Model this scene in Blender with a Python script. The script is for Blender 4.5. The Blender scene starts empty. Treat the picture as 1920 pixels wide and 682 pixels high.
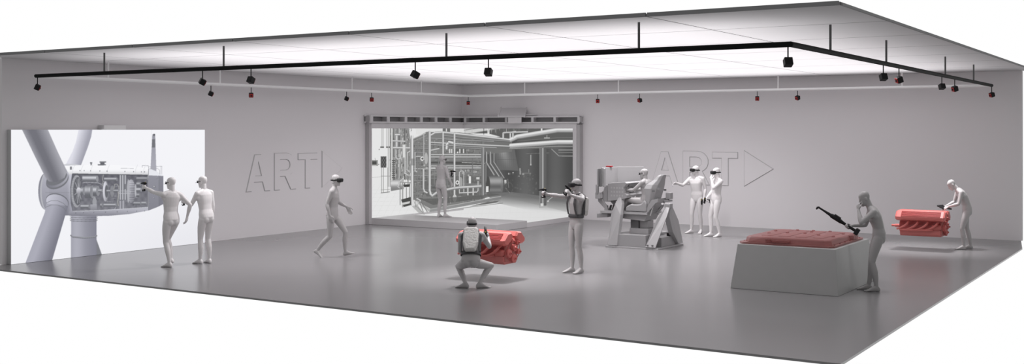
import bpy, bmesh, math, random
import numpy as np
from mathutils import Vector, Matrix
from mathutils.geometry import tessellate_polygon
random.seed(7)
SC = bpy.context.scene
COL = SC.collection
V = Vector

# ------------------------------------------------------------------ camera
# room axes: x along the back wall, y along the left wall (room is y<0), z up
F_PX, CX, YH, TH, CAM_H = 2075.0, 960.0, 243.5, 0.56192, 2.7
CAM = V((20.45, -29.43, CAM_H))
sT, cT = math.sin(TH), math.cos(TH)
cam_d = bpy.data.cameras.new('camera')
cam_d.sensor_width = 36.0
cam_d.lens = F_PX / 1920 * 36.0
cam_d.shift_y = -(341 - YH) / 1920
cam_d.clip_end = 300
cam = bpy.data.objects.new('camera', cam_d)
COL.objects.link(cam)
cam.location = CAM
cam.rotation_euler = (math.radians(90), 0, TH)
SC.camera = cam
SC.view_settings.view_transform = 'Standard'
SC.view_settings.look = 'None'
SC.view_settings.exposure = 0.0
SC.view_settings.gamma = 1.0
SC.cycles.use_denoising = True
SC.cycles.max_bounces = 8
SC.cycles.diffuse_bounces = 5
SC.cycles.glossy_bounces = 4
SC.cycles.transparent_max_bounces = 24
SC.cycles.caustics_reflective = False
SC.cycles.caustics_refractive = False
SC.cycles.sample_clamp_indirect = 4.0


def project(P):
    """world points (N,3) -> picture coordinates, used to lay the projected images on their screens"""
    d = P - np.array(CAM)
    r = d[:, 0] * cT + d[:, 1] * sT
    f = -d[:, 0] * sT + d[:, 1] * cT
    return CX + F_PX * r / f, YH - F_PX * d[:, 2] / f


# ------------------------------------------------------------------ materials
def lin(c):
    c = c / 255.0
    return c / 12.92 if c <= 0.04045 else ((c + 0.055) / 1.055) ** 2.4


def rgb(r, g=None, b=None):
    if g is None:
        g = b = r
    return (lin(r), lin(g), lin(b), 1.0)


def mat(name, col, rough=0.5, metal=0.0, spec=0.5, alpha=1.0, noise=0.03, nscale=6.0, coat=0.0, bump=0.0, bscale=40.0):
    m = bpy.data.materials.new(name)
    m.use_nodes = True
    nt = m.node_tree
    p = nt.nodes['Principled BSDF']
    p.inputs['Roughness'].default_value = rough
    p.inputs['Metallic'].default_value = metal
    p.inputs['Specular IOR Level'].default_value = spec
    p.inputs['Alpha'].default_value = alpha
    p.inputs['Coat Weight'].default_value = coat
    tc = nt.nodes.new('ShaderNodeTexCoord')
    nz = nt.nodes.new('ShaderNodeTexNoise')
    nz.inputs['Scale'].default_value = nscale
    nz.inputs['Detail'].default_value = 3
    mr = nt.nodes.new('ShaderNodeMapRange')
    mr.inputs['To Min'].default_value = 1 - noise
    mr.inputs['To Max'].default_value = 1 + noise
    mx = nt.nodes.new('ShaderNodeVectorMath')
    mx.operation = 'SCALE'
    mx.inputs[0].default_value = col[:3]
    nt.links.new(tc.outputs['Object'], nz.inputs['Vector'])
    nt.links.new(nz.outputs['Fac'], mr.inputs['Value'])
    nt.links.new(mr.outputs['Result'], mx.inputs['Scale'])
    nt.links.new(mx.outputs['Vector'], p.inputs['Base Color'])
    if bump:
        n2 = nt.nodes.new('ShaderNodeTexNoise')
        n2.inputs['Scale'].default_value = bscale
        n2.inputs['Detail'].default_value = 4
        bp = nt.nodes.new('ShaderNodeBump')
        bp.inputs['Strength'].default_value = bump
        bp.inputs['Distance'].default_value = 0.02
        nt.links.new(tc.outputs['Object'], n2.inputs['Vector'])
        nt.links.new(n2.outputs['Fac'], bp.inputs['Height'])
        nt.links.new(bp.outputs['Normal'], p.inputs['Normal'])
    return m


M = {}
M['wall'] = mat('wall_paint', (0.84, 0.818, 0.83), 0.75, spec=0.25, noise=0.01, nscale=0.8)
M['sign_side_shade'] = mat('sign_edge_shade', (0.52, 0.51, 0.515), 0.8, spec=0.1)  # bevels darker than the wall: edge shade put into the colour
M['trim'] = mat('fascia_paint', (0.25, 0.25, 0.255), 0.7)
M['rail_shaded'] = mat('shaded_rail_metal', (0.012, 0.013, 0.013), 0.6, spec=0.06)  # same rail throughout; dark and pale copies paint in shade and light
M['rail_lit'] = mat('lit_rail_metal', (0.95, 0.95, 0.95), 0.3, spec=0.6)
M['lit_face'] = mat('lit_box_face', (0.95, 0.95, 0.95), 0.6)
M['rod_shaded'] = mat('shaded_rod_metal', (0.12, 0.12, 0.12), 0.4, metal=0.4)  # rods likewise: shade in front and light behind put into the colour
M['rod_lit'] = mat('lit_rod_metal', (0.9, 0.9, 0.9), 0.35)
M['black'] = mat('black_plastic', (0.008, 0.008, 0.009), 0.5, spec=0.3)
M['black_soft'] = mat('black_rubber', (0.022, 0.022, 0.023), 0.6, spec=0.3)
M['strap'] = mat('dark_grey_webbing', (0.075, 0.075, 0.078), 0.75, spec=0.2)
M['redface'] = mat('red_lens_ring', (0.38, 0.015, 0.015), 0.45)
M['yellow'] = mat('yellow_button', (0.65, 0.48, 0.02), 0.5)
M['stage'] = mat('stage_grey', (0.55, 0.54, 0.545), 0.35, spec=0.5)
M['frame'] = mat('frame_grey', (0.66, 0.645, 0.655), 0.55)
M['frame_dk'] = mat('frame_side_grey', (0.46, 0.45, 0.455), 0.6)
M['truss_shade'] = mat('truss_opening_shade', (0.27, 0.265, 0.27), 0.7)
M['panel_side'] = mat('screen_casing', (0.5, 0.5, 0.505), 0.6)
M['plinth'] = mat('plinth_grey', (0.42, 0.42, 0.417), 0.45, spec=0.35)
M['sim'] = mat('simulator_grey', (0.34, 0.335, 0.34), 0.35, spec=0.5)
M['sim_lt'] = mat('simulator_light_grey', (0.43, 0.425, 0.43), 0.3, spec=0.5)
M['sim_dk'] = mat('simulator_dark_grey', (0.15, 0.15, 0.152), 0.4)
M['seat'] = mat('seat_gloss_grey', (0.36, 0.355, 0.36), 0.16, spec=0.6, coat=0.4)
M['chrome'] = mat('chrome', (0.7, 0.7, 0.7), 0.15, metal=1.0)
M['red'] = mat('red_part', (0.35, 0.004, 0.008), 0.45)
M['pack'] = mat('pale_backpack_shell', (0.62, 0.61, 0.59), 0.7, bump=0.9, bscale=28)
M['lens'] = mat('dark_lens', (0.01, 0.014, 0.012), 0.08, spec=0.7)
SKIN = {}


def skin(v):
    if v not in SKIN:
        SKIN[v] = mat('figure_grey_%d' % int(v * 100), (v, v * 0.975, v * 0.975), 0.42, spec=0.35, noise=0.01)
    return SKIN[v]


def ghost(name, col, alpha, rough=0.48):
    return mat(name, col, rough, alpha=alpha, spec=0.5, noise=0.05)


M['ghost'] = ghost('translucent_red', (0.72, 0.19, 0.17), 0.80)
M['ghost_lt'] = ghost('translucent_pale_red', (0.76, 0.30, 0.27), 0.62)
M['ghost_dk'] = ghost('translucent_dark_red', (0.50, 0.09, 0.085), 0.82)
M['ghost_pack'] = ghost('translucent_pack_red', (0.50, 0.19, 0.18), 0.56)
M['ghost_pack_dk'] = ghost('translucent_pack_dark_red', (0.32, 0.09, 0.085), 0.5)


# floor: grey polished screed, soft mirror
def floor_material():
    m = bpy.data.materials.new('polished_floor')
    m.use_nodes = True
    nt = m.node_tree
    p = nt.nodes['Principled BSDF']
    p.inputs['Roughness'].default_value = 0.24
    p.inputs['Specular IOR Level'].default_value = 0.75
    tc = nt.nodes.new('ShaderNodeTexCoord')
    nz = nt.nodes.new('ShaderNodeTexNoise')
    nz.inputs['Scale'].default_value = 0.5
    nz.inputs['Detail'].default_value = 4
    cr = nt.nodes.new('ShaderNodeValToRGB')
    cr.color_ramp.elements[0].color = (0.24, 0.236, 0.239, 1)
    cr.color_ramp.elements[1].color = (0.258, 0.254, 0.257, 1)
    nt.links.new(tc.outputs['Object'], nz.inputs['Vector'])
    nt.links.new(nz.outputs['Fac'], cr.inputs['Fac'])
    nt.links.new(cr.outputs['Color'], p.inputs['Base Color'])
    return m


M['floor'] = floor_material()


# panelled ceiling with thin seams; lit middle and dim rim put into its emission
def ceiling_material():
    m = bpy.data.materials.new('ceiling_painted_glow')
    m.use_nodes = True
    nt = m.node_tree
    L, N = nt.links, nt.nodes
    p = N['Principled BSDF']
    p.inputs['Base Color'].default_value = (0.50, 0.49, 0.50, 1)
    p.inputs['Roughness'].default_value = 0.6
    p.inputs['Specular IOR Level'].default_value = 0.15
    tc = N.new('ShaderNodeTexCoord')
    sp = N.new('ShaderNodeSeparateXYZ')
    L.new(tc.outputs['Object'], sp.inputs['Vector'])

    def math_(op, a, b=None, c=None):
        n = N.new('ShaderNodeMath')
        n.operation = op
        for i, x in enumerate((a, b, c)):
            if x is None:
                continue
            if isinstance(x, (int, float)):
                n.inputs[i].default_value = x
            else:
                L.new(x, n.inputs[i])
        return n.outputs[0]

    def ramp(val, a, b):
        n = N.new('ShaderNodeMapRange')
        n.interpolation_type = 'SMOOTHSTEP'
        L.new(val, n.inputs['Value'])
        n.inputs['From Min'].default_value = a
        n.inputs['From Max'].default_value = b
        return n.outputs['Result']
    x, y = sp.outputs['X'], sp.outputs['Y']
    e = ramp(x, CEIL['x0'][0], CEIL['x0'][1])
    e = math_('MULTIPLY', e, ramp(x, CEIL['x1'][0], CEIL['x1'][1]))
    e = math_('MULTIPLY', e, ramp(y, CEIL['y0'][0], CEIL['y0'][1]))
    e = math_('MULTIPLY', e, ramp(y, CEIL['y1'][0], CEIL['y1'][1]))

    def seam(v, off, step):
        t = math_('DIVIDE', math_('SUBTRACT', v, off), step)
        fr = math_('ABSOLUTE', math_('SUBTRACT', t, math_('ROUND', t)))
        return math_('LESS_THAN', fr, 0.016 / step)
    sm = math_('MAXIMUM', seam(x, 2.1, 2.46), seam(y, -14.4, 2.42))
    keep = math_('SUBTRACT', 1.0, math_('MULTIPLY', sm, 0.72))
    st = math_('MULTIPLY', math_('MULTIPLY', e, keep), CEIL['s'])
    p.inputs['Emission Color'].default_value = (1.0, 0.965, 0.99, 1)
    L.new(st, p.inputs['Emission Strength'])
    mixc = N.new('ShaderNodeMixRGB')
    mixc.inputs['Color1'].default_value = (0.50, 0.49, 0.50, 1)
    mixc.inputs['Color2'].default_value = (0.12, 0.12, 0.12, 1)
    L.new(sm, mixc.inputs['Fac'])
    L.new(mixc.outputs['Color'], p.inputs['Base Color'])
    return m


CEIL = dict(x0=(-0.6, 4.6), x1=(17.5, 13.4), y0=(-17.4, -14.4), y1=(-0.1, -2.5), s=0.86)
M['ceiling'] = ceiling_material()


def picture_material():
    m = bpy.data.materials.new('projected_picture')
    m.use_nodes = True
    nt = m.node_tree
    for n in list(nt.nodes):
        if n.type == 'BSDF_PRINCIPLED':
            nt.nodes.remove(n)
    out = nt.nodes['Material Output']
    at = nt.nodes.new('ShaderNodeAttribute')
    at.attribute_name = 'picture'
    em = nt.nodes.new('ShaderNodeEmission')
    nt.links.new(at.outputs['Color'], em.inputs['Color'])
    nt.links.new(em.outputs['Emission'], out.inputs['Surface'])
    return m


M['picture'] = picture_material()

# ------------------------------------------------------------------ mesh helpers


class MB:
    def __init__(s):
        s.v, s.f = [], []

    def add(s, vs, fs, T=None):
        b = len(s.v)
        s.v += [tuple(T @ V(p)) if T else tuple(p) for p in vs]
        s.f += [tuple(i + b for i in f) for f in fs]
        return s

    def box(s, x0, y0, z0, x1, y1, z1, T=None):
        x0, x1 = min(x0, x1), max(x0, x1)
        y0, y1 = min(y0, y1), max(y0, y1)
        z0, z1 = min(z0, z1), max(z0, z1)
        v = [(x0, y0, z0), (x1, y0, z0), (x1, y1, z0), (x0, y1, z0), (x0, y0, z1), (x1, y0, z1), (x1, y1, z1), (x0, y1, z1)]
        return s.add(v, [(0, 3, 2, 1), (4, 5, 6, 7), (0, 1, 5, 4), (1, 2, 6, 5), (2, 3, 7, 6), (3, 0, 4, 7)], T)

    def hexa(s, bot, top):
        """eight corners: bottom ring, top ring (each counter-clockwise from above)"""
        return s.add(list(bot) + list(top), [(0, 3, 2, 1), (4, 5, 6, 7), (0, 1, 5, 4), (1, 2, 6, 5), (2, 3, 7, 6), (3, 0, 4, 7)])

    def loft(s, rings, cap=True, T=None):
        n = len(rings[0])
        vs = [p for r in rings for p in r]
        fs = []
        for k in range(len(rings) - 1):
            for i in range(n):
                a, b = k * n + i, k * n + (i + 1) % n
                fs.append((a, b, b + n, a + n))
        if cap:
            fs.append(tuple(range(n - 1, -1, -1)))
            fs.append(tuple((len(rings) - 1) * n + i for i in range(n)))
        return s.add(vs, fs, T)

    def prism(s, poly, axis, a, b):
        """extrude a 2D outline along an axis between a and b"""
        def p3(p, t):
            return {'x': (t, p[0], p[1]), 'y': (p[0], t, p[1]), 'z': (p[0], p[1], t)}[axis]
        return s.loft([[p3(p, a) for p in poly], [p3(p, b) for p in poly]])

    def tube(s, pts, r, n=10, cap=True):
        pts = [V(p) for p in pts]
        rs = r if isinstance(r, (list, tuple)) else [r] * len(pts)
        tang = []
        for i in range(len(pts)):
            a = pts[max(i - 1, 0)]
            b = pts[min(i + 1, len(pts) - 1)]
            tang.append((b - a).normalized())
        up = V((0, 0, 1)) if abs(tang[0].z) < 0.9 else V((0, 1, 0))
        u = tang[0].cross(up).normalized()
        rings = []
        for i, p in enumerate(pts):
            t = tang[i]
            u = (u - t * u.dot(t))
            u = u.normalized() if u.length > 1e-6 else t.orthogonal().normalized()
            w = t.cross(u)
            rings.append([tuple(p + (u * math.cos(q) + w * math.sin(q)) * rs[i]) for q in [2 * math.pi * k / n for k in range(n)]])
        return s.loft(rings, cap)

    def cyl(s, p0, p1, r0, r1=None, n=16):
        return s.tube([p0, p1], [r0, r0 if r1 is None else r1], n)

    def lathe(s, prof, origin=(0, 0, 0), axis='z', n=24):
        o = V(origin)
        rings = []
        for r, h in prof:
            ring = []
            for k in range(n):
                q = 2 * math.pi * k / n
                a, b = r * math.cos(q), r * math.sin(q)
                ring.append(tuple(o + V({'z': (a, b, h), 'x': (h, a, b), 'y': (b, h, a)}[axis])))
            rings.append(ring)
        return s.loft(rings)

    def ball(s, c, rx, ry=None, rz=None, T=None, nu=12, nv=8):
        ry = rx if ry is None else ry
        rz = rx if rz is None else rz
        rings = []
        for j in range(nv + 1):
            a = -math.pi / 2 + math.pi * j / nv
            a = max(-1.5, min(1.5, a))
            rings.append([(c[0] + rx * math.cos(a) * math.cos(2 * math.pi * i / nu), c[1] + ry * math.cos(a) * math.sin(2 * math.pi * i / nu), c[2] + rz * math.sin(a)) for i in range(nu)])
        return s.loft(rings, True, T)

    def mesh(s, name):
        me = bpy.data.meshes.new(name)
        me.from_pydata(s.v, [], s.f)
        me.validate()
        bm = bmesh.new()
        bm.from_mesh(me)
        bmesh.ops.recalc_face_normals(bm, faces=bm.faces)
        bm.to_mesh(me)
        bm.free()
        return me

    def obj(s, name, m, parent=None, bevel=0.0, smooth=False, seg=2):
        me = s.mesh(name)
        me.materials.append(m)
        o = bpy.data.objects.new(name, me)
        COL.objects.link(o)
        if parent is not None:
            o.parent = parent
        if smooth:
            for p in me.polygons:
                p.use_smooth = True
            md = o.modifiers.new('edges', 'EDGE_SPLIT')
            md.split_angle = math.radians(40)
        if bevel:
            b = o.modifiers.new('bevel', 'BEVEL')
            b.width = bevel
            b.segments = seg
            b.limit_method = 'ANGLE'
        return o


def empty(name, loc=(0, 0, 0), rz=0.0, label=None, cat=None, group=None):
    o = bpy.data.objects.new(name, None)
    o.empty_display_size = 0.2
    COL.objects.link(o)
    o.location = loc
    o.rotation_euler = (0, 0, rz)
    tag(o, label, cat, group)
    return o


def tag(o, label=None, cat=None, group=None, kind=None):
    if label:
        o['label'] = label
    if cat:
        o['category'] = cat
    if group:
        o['group'] = group
    if kind:
        o['kind'] = kind
    return o


def copy_tree(o, parent=None):
    c = o.copy()
    COL.objects.link(c)
    if parent is not None:
        c.parent = parent
    for ch in list(o.children):
        copy_tree(ch, c)
    return c


def arc(c, r, a0, a1, n, plane='xz', t=0.0):
    out = []
    for k in range(n + 1):
        a = math.radians(a0 + (a1 - a0) * k / n)
        u, v = c[0] + r * math.cos(a), c[1] + r * math.sin(a)
        out.append({'xz': (u, t, v), 'xy': (u, v, t), 'yz': (t, u, v)}[plane])
    return out


# ------------------------------------------------------------------ room shell
RX, RY, RZ = 16.85, -16.58, 4.14
fl = MB().prism([(0, RY), (RX, RY), (RX, -1.86), (16.58, 0.0), (0, 0)], 'z', -0.03, 0.0)
tag(fl.obj('floor', M['floor']), kind='structure')
tag(MB().box(-0.15, -16.12, 0, 0, 0.15, RZ).obj('wall_left', M['wall']), kind='structure')
tag(MB().box(0, 0, 0, 16.6, 0.15, RZ).obj('wall_back', M['wall']), kind='structure')
tag(MB().prism([(0, RY - 0.02), (RX, RY - 0.02), (RX, -0.6), (16.7, 0.0), (0, 0)], 'z', RZ, RZ + 0.04).obj('ceiling', M['ceiling']), kind='structure')
# rim of the ceiling: one dark strip along each open side, with a gap at every panel joint
fr = MB()
xs = [0.0] + [2.1 + 2.46 * k for k in range(6)] + [RX]
for a, b in zip(xs, xs[1:]):
    fr.box(a + 0.012, RY - 0.045, RZ - 0.002, b - 0.012, RY - 0.02, RZ + 0.05)
tag(fr.obj('trim_1', M['trim']), kind='structure')
fr = MB()
ys = [RY - 0.02] + [-14.4 + 2.42 * k for k in range(6)] + [-0.6]
for a, b in zip(ys, ys[1:]):
    fr.box(RX, a + 0.006, RZ - 0.002, RX + 0.025, b - 0.006, RZ + 0.03)
tag(fr.obj('trim_2', M['trim']), kind='structure')

# ------------------------------------------------------------------ tracking rail
RAILZ, X0, X1, Y0, Y1 = 3.76, 0.92, 16.07, -16.0, -1.0
rail = empty('ceiling_rail', (8.5, -8.5, RAILZ), label='long tubular rail loop hung under the ceiling, painted shaded in front and lit behind', cat='rail')
off = V((-8.5, -8.5, 0)) * -1


def rl(p):
    return (p[0] - 8.5, p[1] + 8.5, p[2] - RAILZ)


RR = 0.036
segs = [((X0, Y0), (X1, Y0), 'rail_shaded', 'shade-painted dark front tube of the rail loop'), ((X1, Y0), (X1, Y1), 'rail_shaded', 'shade-painted dark right tube of the rail loop'),
        ((X1, Y1), (X0, Y1), 'rail_lit', 'light-painted pale back tube of the rail loop'), ((X0, Y1), (X0, Y0), 'rail_lit', 'light-painted pale left tube of the rail loop')]
for a, b, m, lb in segs:
    d = (V(b) - V(a)).normalized() * 0.0
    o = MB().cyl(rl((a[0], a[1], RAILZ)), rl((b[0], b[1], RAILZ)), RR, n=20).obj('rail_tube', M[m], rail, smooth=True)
    o['label'] = lb
for x, y in ((X0, Y0), (X1, Y0), (X1, Y1), (X0, Y1)):
    MB().ball(rl((x, y, RAILZ)), RR * 1.02).obj('corner_joint', M['rail_shaded' if (x, y) == (X1, Y0) else 'rail_lit'], rail, smooth=True)
hang = [3.0, 6.15, 10.84, 14.0]
for h in hang:
    for (x, y, m) in ((h, Y0, 'rod_shaded'), (h, Y1, 'rod_lit')):
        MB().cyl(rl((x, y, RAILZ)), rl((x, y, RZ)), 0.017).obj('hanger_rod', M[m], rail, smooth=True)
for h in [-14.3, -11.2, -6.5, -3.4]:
    for (x, y, m) in ((X0, h, 'rod_lit'), (X1, h, 'rod_shaded')):
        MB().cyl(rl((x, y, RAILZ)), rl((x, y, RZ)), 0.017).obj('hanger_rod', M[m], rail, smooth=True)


def make_tracker():
    root = empty('ceiling_camera')
    MB().cyl((0, 0, 0), (0, 0, -0.15), 0.009, n=8).obj('stem', M['black'], root)
    hd = MB().box(-0.052, -0.052, -0.052, 0.052, 0.044, 0.052).obj('camera_body', M['black'], root, bevel=0.009)
    fc = MB().box(-0.044, 0.043, -0.044, 0.044, 0.052, 0.044).obj('red_ring', M['redface'], hd, bevel=0.004)
    fc['label'] = 'red front ring of the camera'
    MB().lathe([(0.020, 0.050), (0.020, 0.060), (0.010, 0.062)], axis='y', n=16).obj('lens', M['black'], hd)
    return root


trk0 = make_tracker()
# (x, y, aim x, aim y, downward tilt, roll, words that tell it apart)
TRK = [
    (0.98, Y0, 6, -9, 25, 14, 'cube camera hanging at the left end of the dark front rail'),
    (5.63, Y0, 9, -9, 25, 16, 'tilted cube camera on the dark front rail above the right edge of the turbine screen'),
    (6.8, Y0, 6.8, -6, 25, 0, 'upright cube camera on the dark front rail above the letter A of the left sign'),
    (10.26, Y0, 12, -9, 25, 14, 'tilted black cube camera left of the middle of the front rail'),
    (11.59, Y0, 9.5, -6, 25, 0, 'upright black cube camera at the middle of the front rail'),
    (16.03, Y0 + 0.02, 9, -6, 25, 0, 'largest black cube camera hanging from the near corner of the rail'),
    (X0, -11.48, 9, 2, 22, 14, 'tilted black cube camera on the pale left rail above the edge of the turbine screen'),
    (X0, -10.21, 14, -21, 18, 0, 'red-faced cube camera on the pale left rail above the letter A of the left sign'),
    (X0, -6.72, 9, 4, 22, 14, 'tilted black cube camera on the pale left rail above the walking figure'),
    (X0, -5.67, 14, -17, 18, 0, 'red-faced cube camera over the left end of the big projection corner'),
    (X0 + 0.02, Y1, 11, -16, 18, 0, 'red-faced cube camera hanging in the back corner of the rail'),
    (5.48, Y1, 12, -15, 18, 0, 'red-faced cube camera on the back rail, just right of the projection corner'),
    (6.82, Y1, 3, -9, 20, -14, 'half-turned cube camera on the back rail above the simulator'),
    (10.27, Y1, 15, -15, 18, 0, 'red-faced cube camera on the back rail above the arrow of the right sign'),
    (11.36, Y1, 7, -9, 20, -14, 'half-turned cube camera on the back rail right of the right sign'),
    (X1, -11.39, 9, -4, 22, 0, 'black cube camera on the right rail nearest the near corner'),
    (X1, -10.34, 9, -16, 20, -12, 'red-edged cube camera on the right rail beside the plain black one'),
    (X1, -6.83, 9, 0, 22, 0, 'black cube camera past the middle of the right rail'),
    (X1, -5.55, 9, -12, 20, -12, 'red-edged cube camera past the middle of the right rail'),
    (X1, Y1, 9, -8, 20, -10, 'cube camera hanging at the far end of the right rail'),
]
for i, (x, y, ax, ay, tilt, roll, lb) in enumerate(TRK):
    o = trk0 if i == 0 else copy_tree(trk0)
    o.location = (x, y, RAILZ - RR + 0.004)
    tag(o, lb, 'camera', 'tracking cameras under the ceiling rail')
    ang = math.atan2(-(ax - x), ay - y)
    bd = [c for c in o.children if c.name.startswith('camera_body')][0]
    bd.rotation_mode = 'XYZ'
    R = Matrix.Rotation(ang, 4, 'Z') @ Matrix.Rotation(-math.radians(tilt), 4, 'X') @ Matrix.Rotation(math.radians(roll), 4, 'Y')
    bd.matrix_local = Matrix.Translation((0, 0, -0.19)) @ R

# ------------------------------------------------------------------ raised wall lettering
LET = dict(
    A=([(0.0, 0.0), (0.29, 0.915), (0.505, 0.915), (0.82, 0.0), (0.645, 0.0), (0.563, 0.235), (0.253, 0.235), (0.175, 0.0)], [(0.41, 0.765), (0.535, 0.378), (0.292, 0.378)]),
    T=([(0.0, 0.765), (0.0, 0.92), (0.735, 0.92), (0.735, 0.765), (0.458, 0.765), (0.458, 0.0), (0.275, 0.0), (0.275, 0.765)], None),
    P=([(0.0, 0.0), (0.0, 0.965), (0.81, 0.4825)], None))
_r = [(0.0, 0.0), (0.0, 0.94), (0.42, 0.94), (0.53, 0.925), (0.63, 0.88), (0.71, 0.80), (0.75, 0.70), (0.75, 0.60), (0.715, 0.50), (0.65, 0.43), (0.57, 0.385), (0.785, 0.0), (0.60, 0.0), (0.385, 0.35), (0.19, 0.35), (0.19, 0.0)]
_ri = [(0.19, 0.79), (0.41, 0.79), (0.50, 0.765), (0.56, 0.71), (0.575, 0.64), (0.56, 0.57), (0.50, 0.515), (0.41, 0.495), (0.19, 0.495)]
LET['R'] = (_r, _ri)


def letter(key, u0, put, out, parent, name):
    outer, inner = LET[key]
    loops = [outer] + ([inner] if inner else [])
    me_v, me_f, mats = [], [], []

    def grow(lp, w):
        n = len(lp)
        area = sum(lp[i][0] * lp[(i + 1) % n][1] - lp[(i + 1) % n][0] * lp[i][1] for i in range(n))
        sgn = 1 if area > 0 else -1
        res = []
        for i in range(n):
            a, c, d = V(lp[i - 1]), V(lp[i]), V(lp[(i + 1) % n])
            e1, e2 = (c - a).normalized(), (d - c).normalized()
            n1, n2 = V((e1.y, -e1.x)) * sgn, V((e2.y, -e2.x)) * sgn
            m = (n1 + n2) / max(1 + n1.dot(n2), 0.35)
            res.append((c.x + m.x * w, c.y + m.y * w))
        return res
    wide = [grow(outer, 0.016)] + ([grow(inner, -0.016)] if inner else [])
    flat = [p for lp in loops for p in lp]
    n = len(flat)
    me_v += [put(u0 + q[0], 1.15 + q[1], 0.0) for lp in wide for q in lp]
    me_v += [put(u0 + q[0], 1.15 + q[1], out) for q in flat]
    for t in tessellate_polygon([[V((p[0], p[1], 0)) for p in lp] for lp in loops]):
        me_f.append(tuple(i + n for i in t))
        mats.append(0)
    b = 0
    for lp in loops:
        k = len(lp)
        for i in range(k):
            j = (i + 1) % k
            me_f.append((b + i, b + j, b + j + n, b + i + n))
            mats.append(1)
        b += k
    me = bpy.data.meshes.new(name)
    me.from_pydata(me_v, [], me_f)
    bm = bmesh.new()
    bm.from_mesh(me)
    bmesh.ops.recalc_face_normals(bm, faces=bm.faces)
    bm.to_mesh(me)
    bm.free()
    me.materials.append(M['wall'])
    me.materials.append(M['sign_side_shade'])
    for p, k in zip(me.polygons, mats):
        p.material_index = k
    o = bpy.data.objects.new(name, me)
    COL.objects.link(o)
    o.parent = parent
    return o


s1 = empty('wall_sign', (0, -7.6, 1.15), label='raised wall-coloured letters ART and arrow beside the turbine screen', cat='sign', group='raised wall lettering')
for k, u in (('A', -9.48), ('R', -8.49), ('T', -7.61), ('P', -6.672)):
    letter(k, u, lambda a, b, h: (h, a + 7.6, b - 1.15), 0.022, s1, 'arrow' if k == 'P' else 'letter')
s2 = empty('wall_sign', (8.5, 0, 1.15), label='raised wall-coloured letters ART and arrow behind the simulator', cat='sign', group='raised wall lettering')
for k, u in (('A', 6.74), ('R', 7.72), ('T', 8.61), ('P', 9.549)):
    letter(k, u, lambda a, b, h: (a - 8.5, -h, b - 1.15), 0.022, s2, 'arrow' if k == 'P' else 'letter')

# ------------------------------------------------------------------ pictures shown on the screens


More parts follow.
